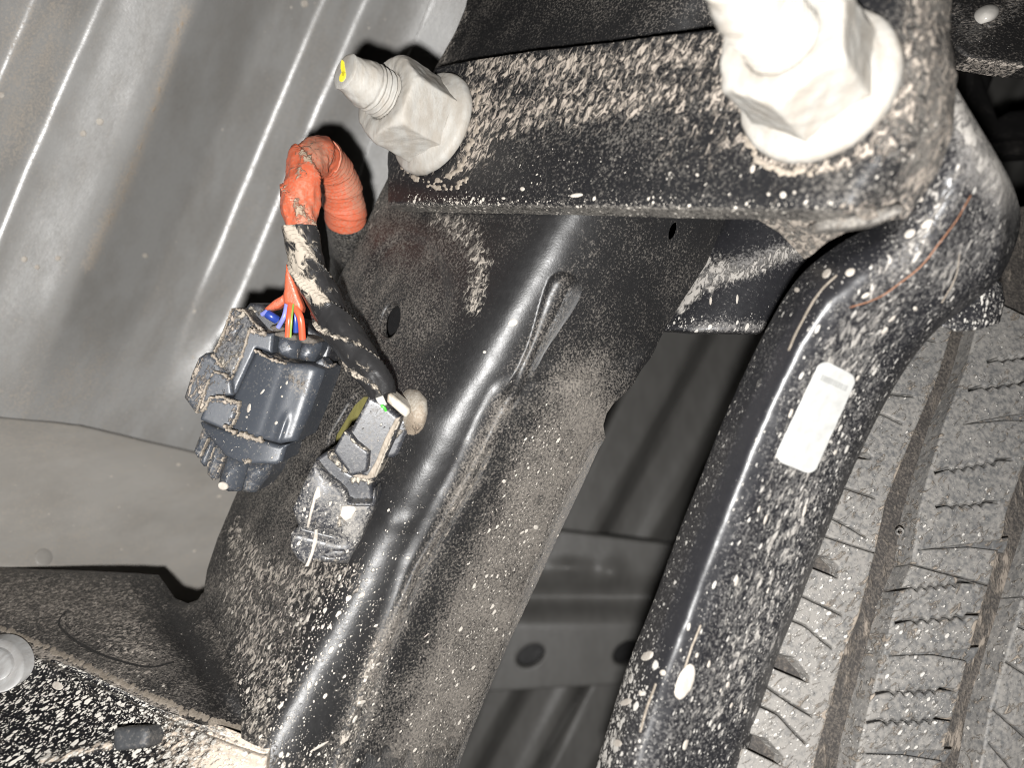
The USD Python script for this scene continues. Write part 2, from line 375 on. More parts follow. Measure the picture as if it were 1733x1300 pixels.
M['white_wire'] = plain('white_wire', (.7, .68, .62), .4)
M['clear'] = plain('clear_fastener', (.42, .4, .37), .22)

# ------------------------------------------------------------------ where the big surfaces lie
NB = unit([-.65, -.73, .2])                                   # the bracket's face looks left, towards the lens and a little up
P0 = ray(738, 215) * .2007                                    # middle of the left nut's seat
BR = Plane(NB, NB @ P0)
NR = unit([-.64, -.69, .33])
R1 = Plane(NR, NR @ P0 - .012)
_a, _b = ray(960, 370) * R1(960, 370), ray(690, 840) * R1(690, 840)
RL = unit(_b - _a)                                            # the rail's corner line
_ang = math.radians(-88)
N2 = unit(NR * math.cos(_ang) + np.cross(RL, NR) * math.sin(_ang))
if N2[0] < 0: N2 = unit(NR * math.cos(_ang) - np.cross(RL, NR) * math.sin(_ang))
R2 = Plane(N2, N2 @ _a)
RIDGE = [(1172, 0), (960, 370), (690, 840), (400, 1345)]

LOWER = rounded([(852, 668), (905, 640), (950, 632), (1000, 640), (1060, 632), (1130, 590), (1120, 700), (1010, 760), (940, 900), (740, 1360), (560, 1360), (640, 1120), (700, 960), (790, 800)], 14)
BEAD = [(952, 486), (925, 545), (890, 620), (858, 682)]
CREASE = [(890, 620), (858, 682), (800, 790), (700, 965), (630, 1130), (560, 1330)]
def rail_depth(x, y):
    x, y = np.asarray(x, float), np.asarray(y, float)
    a, b = R1(x, y), R2(x, y)
    dr, side, _ = seg_dist(x, y, RIDGE)
    w = .0062
    d = (a + b) / 2 + np.sqrt(((a - b) / 2)**2 + w * w) - w * .8
    # the lower part of the right flank stands proud
    sd = np.where(shapely.contains_xy(LOWER, x, y), 1, -1) * shapely.distance(LOWER.boundary, shapely.points(x, y))
    d = d - .0045 * sstep(-30, 16, sd) * sstep(560, 700, y + .25 * (x - 900)) * sstep(1300, 700, y) - .0004 * sstep(-8, 8, sd)
    # pressed bead with a round end, then a crease running down the flank
    bd, bs, bt = seg_dist(x, y, BEAD)
    rad = 26 - 15 * sstep(0, .6, bt)
    d = d - .0025 * np.clip(1 - (bd / rad)**2, 0, 1)**.8 * (1 - .7 * bt)
    cd, cs, ct = seg_dist(x, y, CREASE)
    off = cd * cs
    d = d - .0007 * np.exp(-(off / 8)**2) * sstep(.1, .25, ct) + .0004 * np.exp(-((off + 18) / 7)**2) * sstep(.16, .3, ct)
    # hollows and knocks beside the corner
    for cx, cy, r, h in ((690, 925, 60, .0030), (640, 850, 45, .0022), (760, 800, 40, .0012), (655, 880, 22, -.0016), (688, 886, 15, -.0011), (650, 830, 12, -.0007), (705, 745, 50, .0012), (560, 1010, 50, .0010), (820, 690, 40, .0012)):
        d = d + (.3 if h > 0 else .35) * h * np.exp(-((x - cx)**2 + (y - cy)**2) / r**2)
    for cx, cy, r, h in ((700, 700, 40, -.002),):
        d = d + h * np.exp(-((x - cx)**2 + (y - cy)**2) / r**2)
    # shallow round dish pressed around the small hole
    q = np.hypot((x - 690) / 75, (y - 500) / 110)
    d = d + .0016 * sstep(1.05, .8, q)
    d = d - 9e-8 * np.clip(y - 850, 0, None)**2                   # the rail kicks towards the lens at its lower end
    d = d + (n2(x, y, 150, 3) - .5) * .0016
    return d

FLOOR = plane3((600, 100, .295), (0, 50, .285), (200, 700, .262))
# pressed ribs: the tilt of the sheet (tangent, against a sheet square to the sight line) at places across it
_uu = np.arange(-800, 1600, 1.0)
_tan = np.interp(_uu, [-800, -130, -110, 42, 68, 152, 178, 215, 290, 325, 345, 450, 470, 532, 556, 602, 628, 660, 720, 1600],
                 [.0, .0, .36, .36, -.42, -.42, .28, .13, .13, .30, 1.0, .95, .45, .45, -.34, -.40, .42, .42, .15, .15])
from scipy.ndimage import gaussian_filter1d
_pp = np.cumsum(gaussian_filter1d(_tan, 4)) * .00021
_pp -= np.interp(250, _uu, _pp)
def floor_u(x, y): return x + .42 * y - .00003 * (y - 300)**2
def floor_depth(x, y):
    x, y = np.asarray(x, float), np.asarray(y, float)
    R = np.linalg.norm(ray(x, y), axis=-1)
    f = sstep(800, 480, y + .12 * x)
    flat = .00008 * (floor_u(x, y) - 250)
    rho = .296 + np.interp(floor_u(x, y), _uu, _pp) * f + flat * (1 - f) + .148 * ((y - 230) / F)**2 * .55 - .010 * sstep(300, 900, y)
    return rho / R + (n2(x, y, 260, 8) - .5) * .0016
SEAM = [(-120, 690), (0, 706), (130, 718), (320, 762), (460, 800)]
def lower_floor_depth(x, y):
    x, y = np.asarray(x, float), np.asarray(y, float)
    d, s, _ = seg_dist(x, y, SEAM)
    R = np.linalg.norm(ray(x, y), axis=-1)
    rho = .2962 + .00008 * (floor_u(x, y) - 250) + .05 * ((y - 700) / F)**2 - .0042 * np.sin(np.clip(d, 0, 250) / 250 * 2 * math.pi + .2) - .011 * sstep(-20, 280, d)
    return rho / R + (n2(x, y, 200, 9) - .5) * .0015

# ------------------------------------------------------------------ vehicle floor (grey pressed sheet)
fl = thing('floor_panel', 'grey ribbed underbody panel, dusty, behind the wiring and connectors', 'body panel')
plate('ribbed_sheet', fl, Polygon([(-140, -60), (830, -60), (830, 140), (700, 520), (520, 900), (460, 830), (300, 790), (-140, 740)]), floor_depth, M['panel'], thick=.0012, r=0, sp=4,
      film=[([(95, 40), (60, 130), (20, 230)], 45, .42), ([(30, 30), (-30, 250)], 40, .35), ([(312, 20), (285, 110), (255, 200), (232, 265), (200, 340), (170, 400), (150, 450)], 13, .55), ([(150, 640), (60, 690)], 60, .3), ([(560, 60), (300, 640)], 60, .18)],
      mud=[([(308, 40), (285, 110), (255, 200), (232, 265), (200, 340), (170, 400), (150, 450)], 11, .40), ([(70, 60), (30, 180)], 40, .22)], splat=[([(540, 30), (300, 640)], 90, .3), ([(200, 0), (0, 500)], 160, .12)], base=(.1, 0, .25))
plate('lower_sheet', fl, wob(Polygon([(-140, 692), (0, 708), (130, 720), (320, 765), (480, 806), (420, 1042), (-140, 990)]), 2, 40, 5), lower_floor_depth, M['ledge'], thick=.0014, r=.0006, sp=5,
      film=[([(0, 800), (300, 860)], 90, .2)], base=(.34, .05, .3), label='flat grey sheet below the seam')
plate('edge_strip', fl, Polygon([(752, -60), (830, -60), (830, 120), (660, 520), (545, 560), (560, 470), (590, 350), (640, 195), (700, 70)]), lambda x, y: floor_depth(x, y) - .0022, M['panel'], thick=.001, r=.0005, sp=8, base=(.08, 0, .1))
for x, y, r in ((70, 945, 15), (97, 437, 4.5), (62, 452, 4.5), (40, 438, 5), (168, 205, 6), (140, 225, 5), (245, 432, 4), (1, 160, 5), (515, 5, 6)):
    if r > 10:
        plate('embossed_dimple', fl, Point(x, y).buffer(r), lambda a, b: lower_floor_depth(a, b) - .0006, M['ledge'], thick=.001, r=.0016, sp=3, base=(.1, 0, .05))
    else:
        plate('dried_spot', fl, wob(Point(x, y).buffer(r), 1.5, 6, int(x)), lambda a, b: floor_depth(a, b) - .0003, M['white_splat'], thick=.0006, r=.0003, sp=2)

# ------------------------------------------------------------------ far panel seen through the gap
FAR = plane3((900, 600, .56), (1200, 600, .58), (950, 1250, .52))
def far_depth(x, y):
    u = np.asarray(x, float) + .52 * np.asarray(y, float)
    return FAR(x, y) - .022 * sstep(-.35, .35, np.sin(u / 200 * 2 * math.pi + .3)) - .004 * sstep(-.2, .2, np.sin(u / 83))
fp = thing('far_floor_panel', 'dark grey ribbed panel deep in the gap between rail and arm', 'body panel')
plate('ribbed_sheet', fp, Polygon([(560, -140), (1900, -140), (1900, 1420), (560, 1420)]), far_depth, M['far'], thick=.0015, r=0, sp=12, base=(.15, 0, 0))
cm = thing('far_cross_panel', 'grey cross panel with two oval holes across the deep gap', 'body panel')
FC = plane3((900, 930, .50), (1200, 930, .51), (900, 1160, .485))
hole1 = affinity.rotate(affinity.scale(Point(898, 1111).buffer(1), 25, 17), -32); hole2 = affinity.rotate(affinity.scale(Point(1062, 1106).buffer(1), 26, 18), -32)
def cross_depth(x, y):
    x, y = np.asarray(x, float), np.asarray(y, float)
    return FC(x, y) + .012 * np.exp(-((y - 1010) / 22)**2) * sstep(1300, 950, x) - .004 * sstep(1020, 1060, y) - .005 * np.exp(-(((x - 965) / 30)**2 + ((y - 962) / 12)**2)) - .005 * np.exp(-(((x - 1035) / 18)**2 + ((y - 972) / 20)**2))
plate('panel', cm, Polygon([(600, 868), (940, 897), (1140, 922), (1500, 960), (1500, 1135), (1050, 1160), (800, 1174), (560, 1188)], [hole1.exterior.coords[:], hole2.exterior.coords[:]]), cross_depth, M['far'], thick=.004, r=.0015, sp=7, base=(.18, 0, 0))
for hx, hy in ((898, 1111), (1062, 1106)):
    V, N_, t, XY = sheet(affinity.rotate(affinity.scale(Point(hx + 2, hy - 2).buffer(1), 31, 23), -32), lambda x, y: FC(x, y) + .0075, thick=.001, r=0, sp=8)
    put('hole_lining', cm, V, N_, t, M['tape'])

# ------------------------------------------------------------------ frame rail
ELL = affinity.rotate(affinity.scale(Point(659, 541).buffer(1), 15.5, 30), 12)
SLOT = rounded([(553, 757), (556, 735), (588, 682), (604, 667), (626, 668), (640, 690), (610, 735), (578, 772)], 6)
HOLE = affinity.rotate(affinity.scale(Point(1133, 386).buffer(1), 9, 18), 12)
railpoly = Polygon([(800, -60), (786, 10), (770, 50), (735, 112), (690, 230), (642, 325), (605, 405), (560, 492), (500, 610), (430, 760), (392, 848), (366, 910), (348, 965), (342, 1000), (346, 1030), (370, 1080), (395, 1140), (405, 1200), (405, 1360),
    (738, 1360), (765, 1300), (790, 1232), (850, 1090), (900, 985), (938, 900), (978, 815), (1004, 757), (1016, 738), (1012, 715), (1018, 695), (1030, 678), (1062, 648), (1078, 620), (1095, 598), (1112, 562), (1140, 515), (1188, 440), (1235, 330), (1290, 200), (1340, 60), (1380, -60)],
    [ELL.exterior.coords[:], SLOT.exterior.coords[:], HOLE.exterior.coords[:]])
rail = thing('frame_rail', 'black pressed steel frame rail with dusty flank, oval hole and bright rounded corner', 'frame rail')
plate('rail_body', rail, wob(railpoly, .8, 25, 2), rail_depth, M['frame'], thick=.0016, r=.0007, sp=3.6, back=-NR,
      film=[([(700, 440), (520, 800), (430, 1000)], 130, .36), ([(640, 330), (590, 430), (560, 500), (600, 420)], 50, .42), ([(780, 20), (745, 100), (700, 220)], 28, .5), ([(800, 10), (1180, 10)], 90, .22),
            ([(1010, 400), (1150, 480), (1040, 560)], 90, .2), ([(940, 600), (1100, 590)], 40, .16),
            ([(985, 665), (960, 720), (900, 830), (800, 1040), (700, 1280)], 75, .56), ([(1000, 700), (880, 960), (760, 1250)], 40, .6), ([(850, 690), (760, 860), (660, 1060), (600, 1240)], 22, .55),
            ([(470, 880), (410, 1000), (440, 1080)], 60, .36), ([(960, 372), (870, 480), (690, 840), (640, 900), (560, 1060), (490, 1300)], 42, .0), ([(700, 880), (640, 1000)], 40, .05), ([(952, 486), (890, 620)], 20, .34), ([(600, 1180), (550, 1340)], 30, .34)],
      mud=[([(780, 385), (815, 440), (800, 520)], 30, .53), ([(740, 370), (800, 400)], 22, .47), ([(640, 340), (620, 400)], 25, .38), ([(400, 900), (430, 960), (500, 975), (590, 975)], 42, .50), ([(400, 1000), (450, 1050)], 60, .5), ([(420, 1100), (470, 1150)], 50, .54), ([(440, 1180), (430, 1260)], 40, .5), ([(520, 1020), (470, 1120)], 40, .42), ([(985, 670), (965, 690), (1000, 668)], 26, .44),
           ([(860, 690), (790, 820), (700, 980)], 12, .42), ([(640, 1090), (600, 1200), (570, 1300)], 22, .50), ([(785, 20), (745, 100)], 16, .47), ([(540, 960), (500, 1010)], 26, .50), ([(470, 1290), (520, 1300)], 30, .4)],
      splat=[([(700, 860), (620, 1020), (540, 1140)], 80, .5), ([(580, 1000), (420, 1200), (540, 1300)], 60, .75), ([(545, 1130), (470, 1330)], 16, .66), ([(500, 1060), (420, 1150)], 70, .75), ([(640, 1120), (580, 1320)], 40, .72), ([(430, 950), (420, 1080)], 60, .5), ([(930, 760), (860, 950), (760, 1200), (700, 1320)], 90, .62), ([(780, 620), (640, 760)], 60, .26), ([(680, 480), (560, 800)], 70, .2)],
      base=(.1, 0, .1))
plate('inner_wall', rail, Polygon([(545, 655), (660, 640), (660, 700), (600, 790), (530, 790)]), lambda x, y: R1(x, y) + .0075, M['olive'], thick=.001, r=0, sp=8, back=-NR, label='olive coated inner wall seen through the slot')
plate('hole_lining', rail, affinity.scale(ELL, 1.9, 1.5), lambda x, y: R1(x, y) + .011, M['frame'], thick=.002, r=0, sp=8, back=-NR)

def splatter(parent, x, y, rx, ry, deg, depth, mat='white_splat', lift=.00015, seed=1, h=.0005):
    p = affinity.rotate(affinity.scale(Point(x, y).buffer(1, 12), rx, ry), deg)
    p = wob(p, .22 * min(rx, ry), 1.2 * min(rx, ry) + 3, seed, 2)
    if not isinstance(p, Polygon): p = max(p.geoms, key=lambda g: g.area)
    plate('mud_splatter', parent, p, lambda a, b: depth(a, b) - lift, M[mat], thick=h, r=h, sp=max(1.6, min(rx, ry) * .4))
for i, (x, y, rx, ry, deg) in enumerate(((868, 546, 9, 7, -20), (820, 596, 4, 3.5, 0), (853, 815, 4.5, 4, 0), (907, 893, 5, 5, 0), (884, 902, 7, 2.5, -35), (612, 1008, 7, 4.5, -30), (690, 945, 5, 3.2, 0), (636, 1060, 5, 3, -30), (722, 1076, 7, 2, -40), (640, 1125, 6, 2.5, -30), (612, 1190, 9, 4, -20), (800, 1152, 8, 2, -45), (540, 1265, 20, 3, -30))):
    splatter(rail, x, y, rx, ry, deg, rail_depth, seed=20 + i)

# ------------------------------------------------------------------ lower left: crossmember, its lower plate, plug and ring
CR = plane3((0, 970, .238), (330, 1010, .228), (440, 1220, .176))
CSPINE = [(150, 820), (450, 1282)]
def cross_member_depth(x, y):
    x, y = np.asarray(x, float), np.asarray(y, float)
    d, s, t = seg_dist(x, y, CSPINE); o = d * s                     # o < 0: to the right
    z = CR(x, y) + .0022 * np.exp(-((o) / 28)**2) + .0055 * sstep(60, -10, np.hypot(x - 410, y - 1190)) * 0
    z = z - .005 * sstep(20, -120, o) * sstep(900, 1050, y) * sstep(1260, 1120, y)
    z = z + .006 * sstep(1150, 1245, y + .12 * (x - 400)) * sstep(330, 390, x)
    # a shallow raised pad with a thin outline
    e = np.hypot((x - 195) / 100 , (y - 1060 - .32 * (x - 195)) / 38)
    z = z - .0010 * sstep(1.15, .8, e)
    return z + (n2(x, y, 60, 4) - .5) * .0018
crm = thing('crossmember', 'dusty black crossmember joining the frame rail at lower left', 'crossmember')
plate('web', crm, wob(rounded([(-120, 958), (0, 968), (160, 974), (256, 980), (268, 996), (284, 1020), (306, 1030), (330, 1022), (341, 1004), (352, 1020), (392, 1060), (432, 1115), (466, 1165), (464, 1215), (452, 1262), (400, 1275), (280, 1226), (130, 1156), (0, 1096), (-120, 1040)], 3), 1.2, 20, 7), cross_member_depth, M['cross'], thick=.004, r=.0008, sp=4,
      film=[([(0, 1010), (120, 1040), (230, 1080)], 80, .40), ([(400, 1080), (410, 1130)], 45, .36), ([(240, 985), (300, 1060), (370, 1160)], 24, .10), ([(395, 1190), (430, 1200)], 30, .10)],
      mud=[([(0, 1080), (90, 1112), (200, 1160), (300, 1205)], 12, .58), ([(0, 1010), (200, 1030), (220, 1100)], 70, .50), ([(395, 1070), (430, 1140)], 42, .50), ([(300, 1060), (380, 1180), (420, 1205)], 26, .18), ([(455, 1110), (462, 1170)], 12, .55)], splat=[([(100, 1030), (400, 1150)], 120, .32)], base=(.3, .32, .35))
plate('crease_line', crm, LineString(smooth_line([(110, 1036), (99, 1052), (106, 1068), (140, 1094), (190, 1116), (250, 1130), (292, 1122)], 8)).buffer(1.3), lambda x, y: cross_member_depth(x, y) - .0002, M['cross'], thick=.0004, r=.0001, sp=3)
PL = plane3((0, 1075, .204), (455, 1262, .168), (0, 1300, .172))
def plate_depth(x, y):
    x, y = np.asarray(x, float), np.asarray(y, float)
    d, s, _ = seg_dist(x, y, [(-120, 1015), (0, 1072), (130, 1133), (280, 1204), (400, 1252), (470, 1275)])
    z = PL(x, y) - .0032 * sstep(55, 120, x) * np.exp(-((d - 16) / 15)**2) + .003 * sstep(14, 0, d)
    c = seg_dist(x, y, [(70, 1288), (190, 1258)])[0]
    return z - .0010 * np.exp(-(c / 10)**2) + (n2(x, y, 90, 5) - .5) * .0012
lp = thing('splattered_plate', 'black plate covered in pale mud splatter in the lower left corner', 'plate')
plate('plate_body', lp, Polygon([(-120, 1018), (0, 1074), (130, 1136), (280, 1206), (400, 1254), (450, 1266), (446, 1360), (-120, 1360)]), plate_depth, M['corner'], thick=.002, r=.0012, sp=4,
      mud=[([(0, 1078), (130, 1140), (280, 1210), (400, 1254)], 9, .44), ([(70, 1288), (185, 1262)], 11, .62), ([(300, 1265), (420, 1300)], 70, .54), ([(400, 1275), (440, 1320)], 46, .8)], film=[([(300, 1250), (420, 1300)], 80, .3), ([(420, 1270), (445, 1310)], 40, .6)],
      splat=[([(60, 1180), (150, 1230), (300, 1290)], 130, .9), ([(280, 1215), (420, 1270)], 40, .95)], base=(.04, 0, .85))
for k, q in enumerate(blobs([(-20, 1058), (60, 1092), (130, 1126), (200, 1158), (280, 1194), (350, 1224), (430, 1246)], 3.4, 11, .3)):
    plate('dried_mud', crm, q, lambda x, y: cross_member_depth(x, y) - .0006, M['brown_mud'], thick=.0014, r=.0008, sp=2.5, base=(.3, 0, 0))
splatter(lp, 97, 1162, 11, 8, 20, plate_depth, seed=3)
pg = thing('rubber_plug', 'small dark grey rubber plug poking out of the splattered plate', 'plug')
plate('plug_body', pg, rounded([(190, 1233), (246, 1230), (250, 1240), (247, 1263), (238, 1268), (192, 1273), (188, 1255)], 5), lambda x, y: PL(x, y) - .0065 + .00006 * (np.asarray(y) - 1250), M['rubber'], thick=.008, r=.0012, sp=3, base=(.2, .1, .1), back=[.1, 1, -.35])
rg = thing('round_boss', 'pale grey round bolt head cut off by the left edge', 'bolt')
plate('outer_ring', rg, Point(-9, 1130).buffer(46, 40), lambda x, y: PL(x, y) - .0036, M['zinc'], thick=.004, r=.001, sp=4, base=(.12, .1, .1))
plate('raised_centre', rg, Point(-12, 1128).buffer(28, 40), lambda x, y: PL(x, y) - .0050, M['zinc'], thick=.003, r=.0009, sp=4, base=(.1, .05, .1))

# ------------------------------------------------------------------ the bracket held by the two nuts
def bracket_depth(x, y):
    x, y = np.asarray(x, float), np.asarray(y, float)
    d = BR(x, y)
    e = seg_dist(x, y, [(1600, -60), (1594, 30), (1607, 100), (1600, 200), (1572, 275), (1518, 352)])[0]
    d = d + .010 * np.clip(1 - e / 95, 0, 1)**2                    # the end of the plate curls back round the arm
    b = seg_dist(x, y, [(640, 352), (1000, 358), (1420, 362), (1530, 352)])[0]
    return d + .0012 * np.clip(1 - b / 40, 0, 1)**2 + (n2(x, y, 170, 11) - .5) * .0014
bkt = thing('bracket', 'black mud-streaked bracket plate clamped under two pale nuts', 'bracket')
plate('face', bkt, wob(Polygon([(655, 346), (654, 258), (692, 180), (738, 112), (800, 99), (900, 84), (1000, 73), (1120, 57), (1230, 45), (1290, 20), (1330, -60), (1600, -60), (1594, 30), (1607, 100), (1600, 200), (1572, 275), (1518, 352), (1420, 356), (1000, 350)]), 1.5, 12, 4), bracket_depth, M['bracket'], thick=.0045, r=.0007, sp=4, back=-NB,
      film=[([(1590, 0), (1600, 130), (1570, 270)], 36, .6), ([(700, 330), (1250, 330)], 40, .16), ([(900, 150), (1250, 150)], 110, .26), ([(1500, 200), (1590, 60)], 70, .5), ([(1400, 310), (1520, 320)], 40, .36), ([(650, 349), (1000, 353), (1420, 360)], 6, .62)],
      mud=[([(820, 110), (960, 110), (1230, 80)], 40, .53), ([(830, 200), (1000, 170), (1240, 150)], 62, .51), ([(800, 150), (810, 250), (760, 310), (690, 300)], 26, .57), ([(1150, 240), (1260, 230)], 60, .42), ([(1500, 230), (1560, 130), (1560, 0)], 55, .52), ([(1594, -20), (1603, 100), (1597, 200), (1568, 275), (1525, 335)], 24, .48), ([(1290, 270), (1400, 285), (1480, 250)], 16, .56), ([(700, 320), (1250, 318)], 24, .1), ([(1320, 330), (1450, 325)], 26, .24), ([(1430, 352), (1515, 345)], 14, .5)],
      splat=[([(700, 340), (1420, 350)], 14, .8), ([(900, 280), (1300, 280)], 70, .42), ([(1480, 300), (1580, 200)], 60, .5)], base=(.16, .16, .24))
GS = plane3((1295, 366, .150), (1372, 432, .153), (1455, 368, .128))
plate('gusset', bkt, Polygon([(1288, 362), (1330, 387), (1350, 408), (1373, 433), (1402, 408), (1440, 388), (1490, 366), (1480, 350), (1300, 350)]), GS, M['bracket'], thick=.003, r=.0007, sp=5, base=(.6, .56, .5))
plate('weld_fold', bkt, wob(rounded([(1385, 372), (1420, 362), (1480, 352), (1530, 340), (1534, 356), (1500, 374), (1440, 384), (1392, 386)], 5), 2, 14, 3), lambda x, y: BR(x, y) + .0042, M['bracket'], thick=.004, r=.0015, sp=4, base=(.6, .35, .3))
for i, (x, y, rx, ry, deg) in enumerate(((976, 330, 12, 4.5, -8), (884, 319, 5, 4.5, 0), (852, 335, 4.5, 3.2, 0), (773, 342, 4.5, 3, 0), (1326, 329, 6.5, 6, 0), (1301, 328, 4, 4, 0), (1274, 285, 5, 9, 15), (1345, 325, 4, 4, 0), (1180, 295, 4, 4, 0))):
    splatter(bkt, x, y, rx, ry, deg, bracket_depth, seed=50 + i)

for k, q in enumerate(blobs([(806, 150), (808, 190), (800, 235), (780, 280), (745, 306), (705, 300), (678, 282)], 5, 21, .3) + blobs([(790, 300), (760, 318), (720, 312)], 4, 22, .4) + blobs([(1260, 225), (1290, 275), (1350, 290), (1420, 278)], 6, 23, .35)):
    plate('dried_mud', bkt, q, lambda x, y: bracket_depth(x, y) - .0004, M['brown_mud'], thick=.0012, r=.0007, sp=2.5, base=(.2, 0, 0))

def flange_nut(name, cx, cy, label, rot, tip_mark, k=1.0, length=.031, seed=0, lean=(0, 0)):
    base = EYE + ray(cx, cy) * float(bracket_depth(np.array([cx]), np.array([cy]))[0])
    n = unit(NB + np.array([lean[0], 0, lean[1]]))
    A = frame(n); Mx = np.eye(4); Mx[:3, :3] = A * k; Mx[:3, 3] = base + NB * .0002
    root = thing(name, label, 'nut and stud', 'pale flange nuts on the bracket')
    fl = revolve([(0, 0), (.0128, 0), (.0134, .0006), (.0134, .0020), (.0128, .0029), (.0112, .0036), (.0100, .0046), (0, .0048)], 96)
    fl = trimesh.Trimesh(*trimesh.remesh.subdivide_to_size(fl.vertices, fl.faces, .0012))
    rough_up(fl, .00018, .0022, seed); fl.apply_transform(Mx)
    solid('flange', root, fl, M['nut'], 40, (.1, .0, 0))
    R = .0112
    hexa = manifold3d.CrossSection.circle(R, 6).extrude(.0145).rotate([0, 0, rot])
    cone = manifold3d.CrossSection([[(0, -.001), (R + .002, -.001), (R + .002, .0108), (R - .0014, .0138), (R - .0022, .0142), (0, .0142)]]).revolve(72)
    bore = manifold3d.Manifold.cylinder(.02, .0058, .0068, 40).translate([0, 0, .0125])
    nut = (hexa ^ cone) - bore
    mm = nut.refine_to_length(.0008).to_mesh()
    nut = trimesh.Trimesh(mm.vert_properties[:, :3], mm.tri_verts); nut.merge_vertices()
    nut = trimesh.smoothing.filter_taubin(nut, iterations=26)
    rough_up(nut, .00028, .0018, seed + 3)
    nut.apply_translation([0, 0, .003]); nut.apply_transform(Mx)
    solid('hex_body', root, nut, M['nut'], 38, (.1, .0, 0))
    # threaded stud, its thread half filled with dried mud
    m, nn = 170, 72; z = np.linspace(.004, length, m); th = np.arange(nn) / nn * 2 * np.pi
    zz, tt = np.meshgrid(z, th, indexing='ij')
    ph = (zz / .00155 - tt / (2 * np.pi)) % 1.0
    tri = np.abs(ph - .5) * 2
    pos = np.stack([np.cos(tt) * .0056, np.sin(tt) * .0056, zz], -1)
    fill = meshkit.fbm(pos / .004, 3, seed + 9)
    taper = 1 - .26 * sstep(length - .0075, length, zz)
    r = (.0057 - .0009 * sstep(.2, .8, tri) * np.clip(1.5 - 1.1 * fill, .25, 1) * sstep(length - .006, length - .009, zz)) * taper + (meshkit.fbm(pos / .0016, 3, seed + 20) - .5) * .00045
    V = np.stack([r * np.cos(tt), r * np.sin(tt), zz], -1).reshape(-1, 3)
    i, j = np.meshgrid(np.arange(m - 1), np.arange(nn), indexing='ij'); j2 = (j + 1) % nn
    Fc = np.vstack([np.stack([i * nn + j, i * nn + j2, (i + 1) * nn + j2], -1).reshape(-1, 3), np.stack([i * nn + j, (i + 1) * nn + j2, (i + 1) * nn + j], -1).reshape(-1, 3)])
    k_ = np.arange(nn)
    top = np.array([[0, 0, length + .0004]]); c = len(V); rim = V[-nn:] * [.82, .82, 1] + [0, 0, .0004]
    V = np.vstack([V, rim, top]); last = (m - 1) * nn
    Fc = np.vstack([Fc, np.stack([last + k_, last + (k_ + 1) % nn, c + (k_ + 1) % nn], 1), np.stack([last + k_, c + (k_ + 1) % nn, c + k_], 1), np.stack([c + k_, c + (k_ + 1) % nn, np.full(nn, c + nn)], 1)])
    st = trimesh.Trimesh(V, Fc, process=False); st.apply_transform(Mx)
    stud = solid('threaded_stud', root, st, M['nut'], 50, (.05, .0, 0))
    if tip_mark:
        for (ax, ay, lx, ly, dg) in ((-.0003, .0006, .0006, .0025, 25), (.0002, -.0016, .0011, .0012, 0)):
            g = affinity.rotate(affinity.scale(Point(0, 0).buffer(1, 10), lx, ly), dg); g = wob(g, .0003, .001, 4, .0004)
            t = trimesh.creation.extrude_polygon(g, .00025, engine='earcut'); t.apply_translation([ax, ay, length + .0004]); t.apply_transform(Mx)
            solid('paint_mark', stud, t, M['yellow'], False)
    return root
flange_nut('flange_nut', 738, 214, 'smaller pale nut and threaded stud with yellow tip mark, at the bracket end', 12, True, 1.0, .0285, 1)
flange_nut('flange_nut', 1388, 152, 'larger out of focus nut and stud, near the top edge above the arm', 30, False, 1.0, .034, 5)

# ------------------------------------------------------------------ the curved arm with the sticker
ARM_L = [(1585, 60), (1560, 200), (1535, 300), (1500, 370), (1425, 408), (1352, 468), (1292, 565), (1228, 700), (1190, 795), (1148, 900), (1104, 1020), (1060, 1130), (1010, 1290), (985, 1370)]
ARM_R = [(1602, 60), (1612, 130), (1652, 198), (1692, 265), (1720, 322), (1729, 375), (1714, 430), (1690, 474), (1645, 512), (1592, 552), (1546, 606), (1500, 680), (1446, 790), (1392, 920), (1352, 1025), (1310, 1130), (1256, 1305), (1236, 1370)]
def arm_depth(x, y):
    x, y = np.asarray(x, float), np.asarray(y, float)
    base = np.interp(y, [0, 150, 300, 480, 700, 1000, 1300], [.126, .126, .128, .135, .1415, .1455, .146])
    dl, sl, _ = seg_dist(x, y, ARM_L); dr, _, _ = seg_dist(x, y, ARM_R)
    a = np.where(sl < 0, dl, -dl)
    W = dl + dr; q = a / 115.0
    flank = .0195 * np.clip(1 - q, 0, 2)**2.0                     # rolled left edge turning away
    face = .00008 * np.clip(a - 30, 0, None)                        # broad face falling away to the right
    edge = .0035 * np.clip(1 - dr / 26, 0, 1)**2
    hump = .0008 * np.exp(-((a - 62) / 16)**2) * sstep(420, 560, y)
    top = .02 * sstep(1690, 1745, x) * sstep(250, 380, y) * sstep(560, 420, y) + .010 * sstep(300, 90, y)
    return base + flank + face + edge + top - hump + (n2(x, y, 120, 13) - .5) * .0014
arm = thing('suspension_arm', 'broad glossy black curved arm spattered with mud, carrying a white sticker', 'suspension arm')
armpoly = Polygon(list(smooth_line(ARM_L[2:], 5)) + list(smooth_line(ARM_R, 5))[::-1])
armpoly = Polygon([(1535, 300), (1560, 200), (1580, 90)] + [tuple(p) for p in smooth_line(ARM_R[1:], 6)] + [tuple(p) for p in smooth_line(ARM_L[3:], 6)][::-1])
